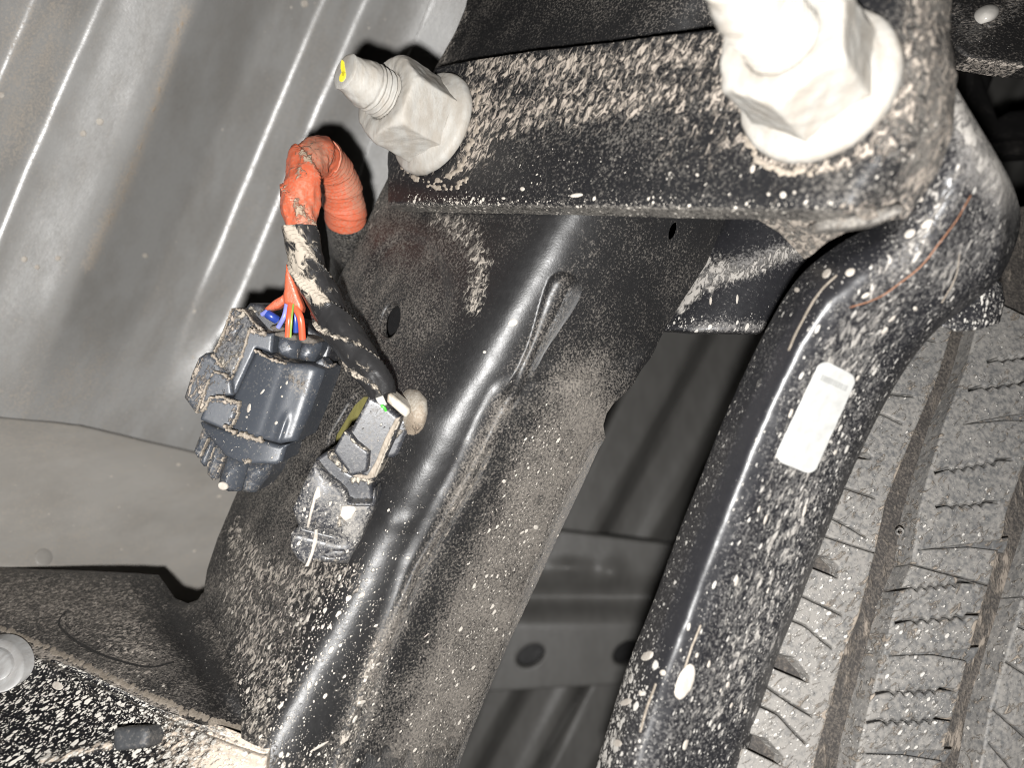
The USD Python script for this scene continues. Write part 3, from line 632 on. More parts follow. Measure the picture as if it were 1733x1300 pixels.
plate('arm_body', arm, armpoly.buffer(0), arm_depth, M['arm'], thick=.006, r=.0009, sp=4, back=[.35, 1, -.1],
      film=[([(1620, 160), (1660, 240), (1700, 330)], 50, .85), ([(1500, 460), (1640, 400)], 70, .34), ([(1440, 640), (1290, 1100)], 90, .30), ([(1170, 1180), (1100, 1300)], 70, .3), ([(1480, 400), (1380, 520), (1260, 760), (1150, 1060), (1110, 1160)], 22, .0)],
      mud=[([(1590, 330), (1560, 400), (1500, 470)], 48, .47), ([(1610, 150), (1660, 240), (1700, 320)], 40, .62), ([(1480, 540), (1420, 610)], 60, .50), ([(1680, 400), (1600, 470)], 40, .46), ([(1400, 660), (1330, 900), (1220, 1200)], 70, .46), ([(1060, 1140), (1020, 1290)], 24, .42), ([(1480, 400), (1390, 500), (1270, 750), (1120, 1130)], 24, .0)],
      splat=[([(1560, 420), (1400, 560)], 80, .54), ([(1480, 640), (1300, 1100), (1200, 1300)], 100, .62), ([(1240, 720), (1050, 1180)], 26, .6), ([(1060, 1120), (1010, 1300)], 46, .95), ([(1340, 560), (1250, 760), (1140, 1080)], 18, .15)], base=(.2, .2, .5))
# the lug behind the bend
LG = plane3((1590, 555, .155), (1690, 470, .158), (1695, 545, .156))
plate('lug', arm, rounded([(1586, 552), (1640, 512), (1686, 470), (1697, 480), (1702, 510), (1693, 546), (1660, 558), (1620, 562)], 5), lambda x, y: LG(x, y) + .0025 * np.clip(1 - (1702 - np.asarray(x)) / 40, 0, 1)**2, M['arm'], thick=.004, r=.0011, sp=4, base=(.2, .3, .75), back=[.5, 1, .1])
# rust coloured streak and dried runs
def run(parent, name, pts, w, mat, depth, lift=.0002, h=.0004, seed=0):
    p = LineString(smooth_line(pts, 6)).buffer(w, cap_style=1)
    plate(name, parent, wob(p, w * .35, 8, seed, 3), lambda a, b: depth(a, b) - lift, M[mat], thick=h, r=h * .9, sp=max(2, w * .6))
run(arm, 'rust_streak', [(1644, 330), (1620, 372), (1590, 412), (1560, 450), (1520, 482), (1485, 505), (1440, 520)], 1.3, 'rust', arm_depth)
run(arm, 'dried_run', [(1416, 466), (1395, 486), (1376, 512), (1350, 560), (1336, 592)], 1.7, 'brown_mud', arm_depth, seed=2)
run(arm, 'dried_run', [(1186, 1060), (1172, 1095), (1160, 1130)], 2, 'brown_mud', arm_depth, seed=3)
run(arm, 'dried_run', [(1110, 1160), (1095, 1200), (1084, 1240)], 2, 'brown_mud', arm_depth, seed=4)
run(arm, 'dried_run', [(1625, 430), (1618, 470), (1595, 512)], 1.5, 'brown_mud', arm_depth, seed=5)
for i, (x, y, rx, ry, deg) in enumerate(((1160, 1155, 16, 33, 22), (1339, 700, 4, 10, 25), (1247, 985, 4.5, 10, 18), (1296, 880, 4, 11, 18), (1285, 862, 3.5, 9, 20), (1300, 1000, 3, 9, 20), (1232, 1160, 4.5, 7, 18), (1220, 1170, 3, 7, 18), (1238, 1195, 3.5, 7, 25), (1262, 1205, 4, 6, 30), (1160, 1262, 5, 11, 18), (1255, 1275, 4, 9, 20), (1096, 1112, 12, 7, -30), (1122, 1140, 6, 6, 0), (1400, 462, 6, 10, 40), (1440, 460, 10, 7, -30), (1466, 500, 9, 5, -30),
        (1541, 327, 7, 8, 0), (1560, 336, 4, 5, 0), (1570, 378, 12, 6, -35), (1541, 395, 11, 7, -35), (1550, 522, 5, 5, 0), (1350, 490, 4, 4, 0), (1498, 560, 9, 5, -45), (1510, 540, 10, 4, -40), (1452, 640, 4, 7, 30), (1414, 766, 4, 6, 30), (1180, 1110, 4, 6, 15), (1060, 1190, 11, 5, -20), (1045, 1260, 8, 6, 0), (1085, 1175, 5, 5, 0), (1200, 1125, 4, 8, 15), (1166, 1062, 4, 8, 12), (1310, 845, 2.6, 10, 16), (1362, 865, 4, 13, 15))):
    splatter(arm, x, y, rx, ry, deg, arm_depth, seed=90 + i)
sk = thing('sticker', 'white rounded rectangular sticker stuck on the curved black arm', 'sticker')
c = np.array([(1391, 607), (1452, 638), (1377, 806), (1309, 778)], float)
sp_ = rounded(c, 17)
# the top edge is frayed
plate('paper', sk, wob(sp_, 1.1, 9, 3, 4), lambda x, y: arm_depth(x, y) - .0003, M['sticker'], thick=.0004, r=.00012, sp=3)
a0, ex, ey = np.array([1391.5, 634.]), unit([47., 21.]), unit([-21., 47.])
rng = np.random.default_rng(4)
w = 0.0
while w < 48:                                                       # a faint printed line, too pale to read
    s = rng.uniform(2.2, 4.2)
    q = [a0 + ex * w, a0 + ex * (w + s), a0 + ex * (w + s) + ey * 10, a0 + ex * w + ey * 10]
    plate('printed_line', sk, Polygon(q), lambda x, y: arm_depth(x, y) - .00042, M['ink'], thick=.0001, r=0, sp=4)
    w += s + rng.uniform(.4, 1.1)

# ------------------------------------------------------------------ sleeve behind the arm, top right bits
SL = plane3((1200, 430, .205), (1350, 420, .205), (1180, 560, .200))
sl = thing('sleeve', 'black cylindrical sleeve with a brown mud band behind the curved arm', 'sleeve')
def sleeve_depth(x, y):
    x, y = np.asarray(x, float), np.asarray(y, float)
    ax = 1330 - .55 * (y - 365)
    return SL(x, y) + .030 * (1 - np.sqrt(np.clip(1 - ((x - ax) / 165)**2, .02, 1)))
plate('sleeve_body', sl, wob(Polygon([(1236, 352), (1222, 385), (1200, 412), (1190, 440), (1166, 484), (1140, 530), (1117, 550), (1124, 558), (1180, 562), (1290, 563), (1330, 560), (1420, 500), (1430, 352)]), 1.5, 14, 3), sleeve_depth, M['arm'], thick=.006, r=.0015, sp=4,
      mud=[([(1192, 430), (1188, 470), (1150, 520)], 17, .72), ([(1200, 480), (1270, 460), (1350, 415), (1380, 400)], 17, .62), ([(1200, 460), (1220, 450)], 25, .6), ([(1240, 400), (1330, 385)], 22, .05)],
      film=[([(1180, 555), (1290, 555)], 14, .5), ([(1190, 470), (1360, 420)], 20, .6)], splat=[([(1140, 548), (1290, 552)], 18, .75)], base=(.08, .1, .3))
for x, y, h in ((1203, 509, 8), (1248, 506, 9)):
    splatter(sl, x, y, 3, h, 4, sleeve_depth, seed=x)
tr = thing('upper_cover', 'dark dusty part in the top right corner holding a shiny fastener', 'cover')
TR = plane3((1600, 20, .20), (1733, 20, .20), (1680, 110, .19))
plate('cover_body', tr, wob(Polygon([(1592, -60), (1596, 30), (1606, 60), (1622, 80), (1642, 97), (1690, 106), (1760, 114), (1800, 118), (1800, -60)]), 1.5, 12, 8), TR, M['cross'], thick=.006, r=.0012, sp=5, mud=[([(1640, 98), (1733, 110)], 5, .6), ([(1620, 20), (1650, 60)], 30, .42), ([(1710, 20), (1720, 0)], 16, .5)], base=(.22, .12, .2), splat=[([(1610, 40), (1690, 75)], 30, .4)])
fs = thing('fastener', 'shiny silver fastener head on the dark top right cover', 'fastener')
plate('head', fs, affinity.rotate(affinity.scale(Point(1676, 18).buffer(1, 20), 21, 15), -18), lambda x, y: TR(x, y) - .004 + .000004 * ((np.asarray(x) - 1676)**2 + (np.asarray(y) - 18)**2), M['clear'], thick=.003, r=.0016, sp=2.5)
plate('seat', fs, affinity.rotate(affinity.scale(Point(1686, 24).buffer(1, 20), 24, 20), -18), lambda x, y: TR(x, y) - .0015, M['cross'], thick=.002, r=.0008, sp=4, base=(.3, .4, 0))
db = thing('dark_strut', 'black strut in the shade behind the arm at right edge', 'strut')
DB = plane3((1660, 120, .30), (1733, 200, .30), (1690, 300, .28))
plate('strut_bar', db, Polygon([(1640, 90), (1652, 90), (1692, 198), (1712, 186), (1780, 178), (1780, 225), (1700, 232), (1640, 240)]), DB, M['cross'], thick=.01, r=.002, sp=8, base=(.1, 0, 0))
plate('strut_web', db, Polygon([(1668, 96), (1686, 96), (1684, 130), (1674, 158), (1660, 150)]), lambda x, y: DB(x, y) + .012, M['cross'], thick=.01, r=.002, sp=8)
plate('strut_foot', db, Polygon([(1680, 236), (1780, 230), (1780, 256), (1690, 262)]), lambda x, y: DB(x, y) + .01, M['cross'], thick=.01, r=.002, sp=8, base=(.2, 0, 0))

# ------------------------------------------------------------------ tyre
TY = plane3((1500, 600, .205), (1440, 1250, .172), (1740, 900, .196))
def tyre_depth(x, y):
    x, y = np.asarray(x, float), np.asarray(y, float)
    d = seg_dist(x, y, [(1700, 500), (1480, 1300)])[0]
    return TY(x, y) + .000000035 * (y - 950)**2 + .0000005 * np.clip(d - 200, 0, None)**2
def tread_depth(x, y):
    return tyre_depth(x, y) - .0075 + (n2(x, y, 40, 17) - .5) * .0005
ty = thing('tyre', 'dusty grey tyre tread with sipes and muddy grooves at right', 'tyre')
TB = -TY.n
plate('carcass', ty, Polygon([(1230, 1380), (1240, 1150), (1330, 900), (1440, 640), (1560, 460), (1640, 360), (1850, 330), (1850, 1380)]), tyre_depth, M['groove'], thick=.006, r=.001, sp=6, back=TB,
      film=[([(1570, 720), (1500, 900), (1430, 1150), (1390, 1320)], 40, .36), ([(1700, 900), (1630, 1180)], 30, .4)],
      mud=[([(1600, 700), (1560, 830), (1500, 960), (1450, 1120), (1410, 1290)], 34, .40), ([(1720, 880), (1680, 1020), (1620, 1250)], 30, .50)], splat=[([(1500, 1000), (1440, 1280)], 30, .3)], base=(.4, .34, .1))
G1L = [(1625, 470), (1611, 563), (1587, 642), (1552, 722), (1531, 774), (1500, 850), (1483, 933), (1455, 1044), (1429, 1106), (1406, 1196), (1384, 1272), (1365, 1380)]
G1R = [(1668, 500), (1635, 625), (1600, 712), (1569, 815), (1553, 880), (1545, 954), (1517, 1020), (1500, 1092), (1479, 1168), (1455, 1265), (1440, 1380)]
G2L = [(1790, 560), (1745, 760), (1704, 870), (1700, 900), (1673, 995), (1645, 1092), (1632, 1144), (1600, 1265), (1580, 1380)]
G2R = [(1840, 620), (1780, 850), (1742, 970), (1722, 1044), (1701, 1120), (1677, 1196), (1663, 1283), (1645, 1380)]
CRACK = [(1340, 880), (1390, 905), (1480, 935), (1555, 958), (1680, 993), (1800, 1035)]
def slit(pts, w=2.0): return LineString(pts).buffer(w, cap_style=2)
def zig(a, b, n, amp, w=2.2):
    a, b = np.array(a, float), np.array(b, float); e = unit(b - a); f = np.array([-e[1], e[0]]); L = np.linalg.norm(b - a); pts = [a]
    for i in range(1, 2 * n): pts.append(a + e * L * (.12 + .76 * i / (2 * n)) + f * amp * (-1)**i)
    pts.append(b); return LineString(pts).buffer(w, cap_style=2)
should = Polygon([(1225, 1380), (1250, 1150), (1330, 900), (1440, 640), (1560, 460)] + G1L)
mid = Polygon(G1R + G2L[::-1]); third = Polygon(G2R + [(1850, 1380), (1850, 620)])
cuts_s = [slit(p) for p in ([(1390, 872), (1404, 874), (1442, 894), (1467, 910)], [(1340, 1000), (1390, 1024), (1427, 1042)], [(1330, 1045), (1365, 1060), (1390, 1082), (1410, 1098)], [(1290, 1157), (1340, 1192), (1377, 1214)], [(1280, 1192), (1318, 1210), (1345, 1240), (1365, 1260)],
    [(1490, 661), (1520, 668), (1548, 670)], [(1466, 690), (1500, 703), (1528, 717)], [(1410, 818), (1450, 832), (1483, 843)], [(1556, 571), (1585, 577)], [(1515, 621), (1536, 621)])]
pits = [rounded(q, 3) for q in ([(1430, 762), (1470, 766), (1477, 772), (1474, 778), (1440, 774)], [(1360, 938), (1405, 942), (1421, 958), (1420, 980), (1370, 960)], [(1310, 1105), (1345, 1113), (1372, 1145), (1371, 1158), (1300, 1128)], [(1262, 1240), (1300, 1252), (1328, 1283), (1324, 1298), (1250, 1262)])]
cuts_m = [zig((1672, 612), (1760, 600), 4, 3), zig((1640, 660), (1760, 642), 5, 3.5), zig((1583, 800), (1715, 777), 6, 4), zig((1585, 858), (1690, 850), 5, 3.5), zig((1522, 999), (1650, 986), 6, 4), zig((1516, 1055), (1668, 1041), 6, 4), zig((1483, 1175), (1618, 1169), 6, 4), zig((1468, 1224), (1612, 1220), 6, 4), zig((1500, 1320), (1590, 1318), 4, 4)]
TAPER = [Polygon(q) for q in ([(1632, 718), (1700, 704), (1760, 696), (1760, 712), (1700, 711)], [(1556, 931), (1640, 921), (1706, 912), (1700, 934), (1690, 932), (1640, 926)], [(1507, 1111), (1580, 1104), (1656, 1098), (1642, 1122), (1630, 1118), (1580, 1109)], [(1455, 1277), (1540, 1272), (1610, 1271), (1598, 1290), (1580, 1287), (1530, 1279)])]
cuts_m += TAPER
cuts_t = [slit(p) for p in ([(1704, 1120), (1733, 1139), (1800, 1180)], [(1683, 1201), (1733, 1245), (1790, 1300)], [(1676, 1258), (1720, 1310)], [(1745, 985), (1800, 1010)], [(1725, 1060), (1800, 1095)])]
crack = LineString(smooth_line(CRACK, 8)).buffer(1.5)
TF = [([(1450, 1180), (1300, 1300)], 120, .75), ([(1560, 620), (1500, 760)], 60, .5), ([(1700, 700), (1600, 1200)], 160, .5)]
for nm, poly, cuts, seed in (('shoulder', should, cuts_s, 1), ('middle', mid, cuts_m, 2), ('third', third, cuts_t, 3)):
    g = poly.buffer(0).difference(shapely.union_all(cuts + [crack]))
    for q in getattr(g, 'geoms', [g]):
        if q.area < 60: continue
        for h in ([q.difference(shapely.union_all(pits))] if nm == 'shoulder' else [q]):
            for b in getattr(h, 'geoms', [h]):
                if b.area < 60: continue
                plate('tread_block', ty, b, tread_depth, M['tyre'], thick=.0070, r=.0005, sp=5, back=TB, film=TF,
                      mud=[(G1L, 7, .60), (G1R, 7, .42), (G2L, 8, .60), ([(1540, 560), (1500, 700)], 50, .34), ([(1480, 935), (1690, 990)], 12, .42), ([(1700, 600), (1640, 800)], 60, .30)],
                      splat=[([(1400, 1000), (1300, 1250)], 90, .72), ([(1600, 1000), (1520, 1280)], 90, .66), ([(1640, 900), (1733, 1100)], 80, .5)], base=(.66, .34, .42))
for q in TAPER:
    plate('groove_floor', ty, q.buffer(2), lambda x, y: tyre_depth(x, y) - .0055, M['tyre'], thick=.002, r=.0003, sp=4, back=TB, base=(.3, .4, .1))
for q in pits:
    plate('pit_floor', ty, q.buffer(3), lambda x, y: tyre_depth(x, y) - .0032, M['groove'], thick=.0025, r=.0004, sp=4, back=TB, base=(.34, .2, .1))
rng = np.random.default_rng(7)
for (x, y) in ((1418, 1076), (1484, 1253), (1570, 943), (1604, 1018), (1548, 1193), (1486, 1202), (1690, 640), (1663, 635), (1650, 770), (1566, 638), (1524, 900), (1440, 1010), (1697, 570)):
    ring = Point(x, y).buffer(6.5, 12).difference(Point(x, y).buffer(4.6, 12))
    plate('vent_mark', ty, ring, lambda a, b: tread_depth(a, b) - .0002, M['tyre'], thick=.0004, r=.0001, sp=3, back=TB, base=(.6, .3, .2))

# ------------------------------------------------------------------ wiring harness
HP = np.array([(646, 674, .178, 18), (640, 652, .1795, 23), (626, 628, .181, 26), (604, 598, .183, 28.5), (581, 566, .185, 30), (558, 530, .187, 30), (538, 492, .188, 29), (522, 452, .189, 28.5), (512, 418, .189, 28), (508, 385, .189, 29), (508, 345, .189, 30.5), (512, 306, .1905, 31), (524, 272, .195, 31.5), (545, 266, .203, 32), (566, 292, .212, 33), (580, 330, .219, 34), (585, 370, .225, 34), (588, 405, .236, 33), (590, 440, .247, 31), (585, 490, .262, 29), (570, 560, .275, 27)], float)
hs = smooth_line(HP, 14)
h3 = P(hs[:, 0], hs[:, 1], hs[:, 2]); hr = hs[:, 3] * hs[:, 2] / F
def cut(i0, i1): return slice(i0 * 14, i1 * 14 + 1)
def wrap(pitch, amp, seed, noise=.0004, sgn=1):
    def f(th, L):
        ph = (L / pitch + sgn * th / (2 * np.pi)) % 1.0
        w = amp * (ph**1.5) * 1.0
        p = np.stack(np.broadcast_arrays(np.cos(th) * 1.2, np.sin(th) * 1.2, L / .006), -1)
        wr = np.abs(meshkit.fbm(p * [1.6, 1.6, .8] + [0, 0, seed], 4, seed) - .5)
        return w + (meshkit.fbm(p, 3, seed) - .5) * noise * 2 - wr * noise * 2.2
    return f
def fine(sl, n=6):
    p, r = h3[sl], hr[sl]; t = np.linspace(0, 1, len(p)); u = np.linspace(0, 1, len(p) * n)
    return np.stack([np.interp(u, t, p[:, k]) for k in range(3)], 1), np.interp(u, t, r)
hn = thing('wiring_harness', 'wiring harness in black and orange tape looping beside the rail', 'wiring harness')
def hpart(name, sl, mat, rib, mudfn, grow=1.0, label=None, edge=None, dust=.3, starts=1):
    p, r = fine(sl); tm = tube(p, r * grow, 44, rib)
    v, f, n = meshkit.arrays(tm, True)
    R = v - EYE; X = 866.5 + F * R[:, 0] / R[:, 1]; Y = 650 - F * R[:, 2] / R[:, 1]
    g = mudfn(np.stack([X, Y], 1))
    if edge:                                                        # dust gathers along the overlapping edges of the wraps
        L = np.r_[0, np.cumsum(np.linalg.norm(np.diff(p, axis=0), axis=1))]; th = np.arange(44) / 44 * 2 * np.pi
        ph = ((L[:, None] / edge + starts * th[None] / (2 * np.pi)) % 1.0).ravel()
        g[:len(ph), 1] = np.clip(g[:len(ph), 1] + dust * np.exp(-(np.minimum(ph, 1 - ph) / .11)**2), 0, 1)
    put(name, hn, v, n, f, M[mat], g, label)
hpart('black_tape', cut(0, 9), 'tape', wrap(.0145, .0010, 3, .0005, 3), lambda q: paint(q, mud=[([(500, 392), (512, 430)], 26, .62), ([(496, 440), (512, 470), (540, 505)], 17, .66), ([(590, 600), (640, 640)], 10, .36)], base=(.0, .2, .1)), .93, label='black tape caked with pale mud', edge=.0145, starts=3, dust=.36)
hpart('orange_tape', cut(9, 13), 'orange', wrap(.012, .0007, 5, .0009, 2), lambda q: paint(q, mud=[([(530, 250), (505, 290)], 16, .48), ([(500, 350), (520, 380)], 14, .50)], film=[([(530, 245), (545, 270)], 20, .7), ([(510, 330), (520, 380)], 22, .5)], base=(.28, .22, 0)), .96, label='orange tape, two wraps, wrinkled', edge=.012, starts=2, dust=.2)
rb_ = wrap(.0016, .00016, 7, .0002); rb2 = wrap(.0075, .00045, 9, .0001)
hpart('orange_tape', cut(13, 16), 'orange', lambda t, l: rb_(t, l) + rb2(t, l), lambda q: paint(q, film=[([(560, 255), (600, 300), (610, 340)], 22, .75)], base=(.34, .2, 0)), .98)
hpart('black_tape', cut(16, 20), 'tape', wrap(.0016, .0002, 8, .0002), lambda q: paint(q, base=(.35, .3, 0)), .96)
# orange flap where the thin wires leave the bundle
def strip(name, pts, w, mat, thick=.0012, par=None):
    """A flat strap between 3-D points (x, y, depth)."""
    q = smooth_line(pts, 8); zl = q[:, 2]
    ln = LineString(q[:, :2]); poly = ln.buffer(w, cap_style=2)
    dep = lambda x, y: np.interp(seg_dist(x, y, q[:, :2])[2], np.linspace(0, 1, len(zl)), zl)
    plate(name, par or hn, poly, dep, M[mat], thick=thick, r=thick * .45, sp=3, base=(.2, .25, 0))
fd = lambda x, y: .1895 + .00002 * (np.asarray(y) - 450)
plate('tape_flap', hn, wob(Polygon([(483, 446), (492, 462), (502, 490), (512, 520), (510, 528), (494, 522), (480, 512), (478, 500), (480, 480)]), 1.5, 8, 3), fd, M['orange'], thick=.002, r=.0009, sp=2.5, base=(.15, .2, 0))
plate('tape_flap', hn, wob(Polygon([(478, 498), (482, 512), (470, 522), (452, 526), (446, 522), (462, 508)]), 1.2, 8, 4), lambda x, y: fd(x, y) + .003, M['orange'], thick=.0018, r=.0008, sp=2.5, base=(.3, .3, 0))
def wire(pts, rad, mat):
    q = smooth_line(pts, 8); tm = tube(P(q[:, 0], q[:, 1], q[:, 2]), rad, 14)
    solid('wire', hn, tm, M[mat], 50)
wire([(500, 520, .1915), (509, 540, .191), (512, 574, .1925)], .00085, 'red')
wire([(492, 515, .191), (489, 540, .1895), (487, 570, .1905)], .00075, 'red')
wire([(496.5, 515, .1906), (493.5, 540, .1891), (491.5, 571, .190)], .00028, 'stripe')
wire([(486, 512, .193), (481, 535, .192), (471, 554, .1935)], .0006, 'lavender')
wire([(496, 520, .196), (500, 540, .196), (501, 562, .197)], .00085, 'blue')
wire([(470, 516, .196), (456, 524, .1965), (444, 532, .198)], .0006, 'lavender')
wire([(452, 531, .1945), (460, 536, .1945), (468, 541, .1955)], .0011, 'blue')

# ------------------------------------------------------------------ large multi-way connector
CB = unit([.12, 1, .10])
CP = plane3((480, 560, .1935), (430, 800, .1925), (560, 640, .1950))
bc = thing('large_connector', 'large blue-grey plastic wiring connector below the orange tape, mud in its recesses', 'connector')
def z2(pts): return [(290 + x / 3.42, 480 + y / 3.42) for x, y in pts]
def cpart(name, pts, off, thick, r=.0008, rnd=2, extra=None, mud=(), film=(), splat=(), base=(.12, .2, .2), label=None, zoom=True, sp=2.5, mat='plastic', par=None):
    pl = rounded(z2(pts) if zoom else pts, rnd)
    if not isinstance(pl, Polygon): pl = max(pl.geoms, key=lambda g: g.area)
    dep = (lambda x, y: CP(x, y) + off + (extra(np.asarray(x, float), np.asarray(y, float)) if extra is not None else 0))
    return plate(name, par or bc, wob(pl, .5, 10, len(pts)), dep, M[mat], thick=thick, r=r, sp=sp, back=CB, mud=mud, film=film, splat=splat, base=base, label=label)
ax0, ax1 = np.array([520., 590.]), np.array([462., 770.])
def across(x, y):
    e = unit(ax1 - ax0); return (x - ax0[0]) * -e[1] + (y - ax0[1]) * e[0]      # across the connector, + to the left
cpart('rear_housing', [(420, 150), (450, 112), (520, 118), (600, 190), (760, 230), (900, 330), (925, 365), (890, 500), (820, 700), (720, 905), (400, 900), (330, 600), (420, 300)], .010, .012, mud=[([(425, 522), (445, 530)], 8, .5)], mat='plastic_black')
latch = cpart('latch_block', [(345, 140), (420, 150), (445, 185), (530, 280), (470, 330), (350, 545), (300, 500), (232, 408)], .0055, .010, .0009, 2, mud=[([(393, 525), (372, 575)], 7, .66), ([(410, 530), (400, 560)], 6, .55), ([(395, 600), (375, 625)], 9, .5)], base=(.3, .34, .2), mat='plastic_black')
cpart('latch_rib', [(360, 230), (410, 235), (395, 260), (345, 340), (305, 335), (325, 280)], .0044, .004, .0007, 1, base=(.3, .5, .1), par=latch)
cpart('latch_rib', [(345, 150), (375, 152), (330, 300), (300, 330), (296, 300)], .0046, .004, .0009, 1, base=(.25, .5, .1), par=latch)
wing = cpart('side_wing', [(150, 430), (190, 402), (235, 415), (300, 490), (350, 545), (330, 640), (250, 660), (185, 740), (135, 757), (66, 662), (110, 520)], .006, .009, .0012, 2, mud=[([(336, 610), (318, 670)], 9, .5), ([(350, 620), (335, 690)], 7, .5)], base=(.25, .36, .25))
cpart('side_wing_rib', [(235, 505), (275, 510), (320, 545), (345, 560), (355, 650), (250, 655), (190, 740), (150, 730), (185, 600)], .0045, .006, .0008, 2, mud=[([(352, 630), (340, 690)], 5, .66), ([(365, 628), (385, 640)], 5, .55)], base=(.15, .3, .25), par=wing)
cpart('front_step', [(440, 255), (545, 290), (590, 285), (580, 405), (490, 375), (440, 480), (360, 655), (345, 560), (380, 480), (420, 330)], .0028, .008, .0007, 2, mud=[([(415, 556), (448, 566)], 6, .62), ([(417, 565), (392, 640)], 4, .62)], base=(.1, .15, .25))
cpart('lower_step', [(215, 660), (270, 655), (350, 680), (400, 690), (370, 760), (335, 835), (300, 850), (160, 790), (180, 735)], .0022, .008, .0008, 3, mud=[([(352, 676), (400, 684)], 4, .62), ([(398, 690), (390, 728)], 5, .55)], base=(.08, .2, .25))
def barrel(x, y):
    a = across(x, y)
    return .0022 * ((a + 2) / 60)**2 - .0007 * np.exp(-((a + 1) / 6)**2) * sstep(690, 720, y) - .0004 * np.exp(-((a + 20) / 13)**2) + .0005 * np.exp(-((a + 36) / 6)**2) + .0003 * np.exp(-((a - 28) / 9)**2)
cpart('front_barrel', [(490, 382), (520, 390), (600, 440), (690, 462), (800, 470), (880, 500), (872, 540), (800, 740), (722, 915), (620, 930), (520, 905), (420, 880), (335, 860), (360, 740), (352, 660), (430, 500)], -.0006, .012, .0012, 3, barrel,
      mud=[([(434, 596), (470, 610), (492, 614)], 5, .5), ([(497, 640), (510, 650)], 12, .46), ([(395, 685), (392, 725)], 4, .5), ([(400, 742), (442, 750)], 4, .58)], film=[([(497, 640), (510, 655)], 18, .5)], base=(.1, .06, .32))
cpart('front_collar', [(155, 795), (230, 830), (335, 862), (420, 890), (520, 912), (620, 940), (722, 918), (660, 950), (635, 1035), (600, 1052), (530, 1048), (400, 1046), (310, 1002), (230, 910), (180, 850)], .0012, .010, .0009, 2, lambda x, y: .0016 * ((across(x, y)) / 60)**2, mud=[([(383, 728), (440, 748)], 5, .5), ([(415, 780), (425, 778)], 6, .5)], base=(.1, .14, .42))
for k, q in enumerate(([(165, 835), (195, 880), (215, 905), (160, 1020), (135, 1018), (112, 975)], [(212, 905), (240, 940), (192, 1062), (172, 1070), (148, 1040), (150, 1020)], [(240, 935), (292, 1000), (246, 1142), (222, 1150), (190, 1110), (190, 1070)])):
    cpart('terminal_rib', q, .0062 - .0012 * k, .008, .0022, 2, mud=[], base=(.3, .33, .42))
cpart('terminal_rib', [(292, 1000), (345, 1030), (408, 1048), (402, 1100), (360, 1225), (300, 1226), (235, 1186), (252, 1110)], .0022, .010, .0042, 3, base=(.15, .2, .45))
cpart('terminal_rib', [(412, 1048), (480, 1052), (560, 1052), (520, 1140), (450, 1230), (372, 1226)], .0036, .010, .004, 3, base=(.25, .3, .45))
for q in ([(588, 290), (640, 300), (722, 330), (710, 380), (690, 445), (640, 440), (580, 408), (584, 350)], [(728, 338), (780, 335), (842, 342), (832, 390), (790, 462), (740, 455), (700, 442), (716, 390)]):
    tower = cpart('terminal_tower', q, .0018, .010, .0042, 3, base=(.1, .28, .3))
for q in ([(592, 284), (640, 275), (715, 300), (722, 328), (690, 335), (640, 318), (590, 300)], [(730, 330), (770, 300), (830, 325), (842, 345), (800, 352), (745, 345)], [(560, 250), (610, 235), (660, 262), (640, 275), (590, 280)]):
    cpart('wire_seal', q, .0034, .006, .0008, 2, base=(.6, .2, 0), mat='groove', par=tower)
cpart('rear_tab', [(830, 455), (870, 430), (905, 470), (925, 465), (915, 490), (870, 492), (835, 480)], .004, .004, .0006, 1, base=(.2, .4, .1))
def cd(x, y): return CP(x, y) - .0006 + barrel(np.asarray(x, float), np.asarray(y, float))
for i, (x, y, rx, ry, deg) in enumerate(((421, 691, 4, 9, 15), (444, 663, 3, 7, 40), (396, 694, 10, 7, 10), (467, 716, 3.5, 4.5, 30), (477, 671, 3, 3, 0), (485, 648, 3, 4.5, 20), (417, 706, 3, 3, 0))):
    splatter(bc, x, y, rx, ry, deg, cd, seed=200 + i)
def mrun(pts, w, off, seed):
    pz = [(290 + x / 3.42, 480 + y / 3.42) for x, y in pts]
    for q in blobs(pz, w, seed):
        plate('dried_mud', bc, q, lambda x, y: CP(x, y) + off, M['brown_mud'], thick=.0012, r=.0005, sp=2, base=(.2, 0, 0))
for k, (pts, w, off) in enumerate((([(452, 262), (440, 300), (400, 420), (345, 540)], 2.2, .0021), ([(455, 258), (500, 285), (545, 292)], 2.6, .0021), ([(480, 388), (500, 398), (540, 425), (600, 448), (655, 462)], 2.0, -.0014), ([(520, 512 - 250), (530, 300)], 1.4, .002),
    ([(240, 508), (290, 525), (330, 552)], 2.2, .0036), ([(232, 520), (200, 590), (180, 640), (150, 720)], 2.0, .0036), ([(215, 662), (280, 655), (345, 682), (395, 690)], 2.4, .0014), ([(215, 670), (190, 715), (170, 735)], 2.6, .0014), ([(385, 700), (375, 760), (345, 820), (318, 838)], 2.0, .001),
    ([(312, 840), (360, 862), (430, 890), (520, 910)], 3.0, -.0012), ([(400, 868), (460, 895), (510, 905)], 3.2, -.0013), ([(230, 412), (262, 450), (300, 495)], 2.2, .0050), ([(345, 148), (320, 220), (290, 310), (240, 400)], 1.8, .0040), ([(372, 152), (420, 158), (455, 205), (520, 270)], 1.8, .0046), ([(420, 1040), (450, 1028)], 2.4, .0006), ([(300, 1005), (270, 1080), (240, 1140)], 1.5, .0046), ([(245, 950), (205, 1060)], 1.3, .0040), ([(205, 900), (160, 1010)], 1.2, .0046), ([(140, 745), (165, 700), (200, 620)], 1.4, .0050))):
    mrun(pts, w, off, 300 + k)
splatter(bc, 376, 823, 9, 7, 20, lambda x, y: CP(x, y) + .0021, seed=210)

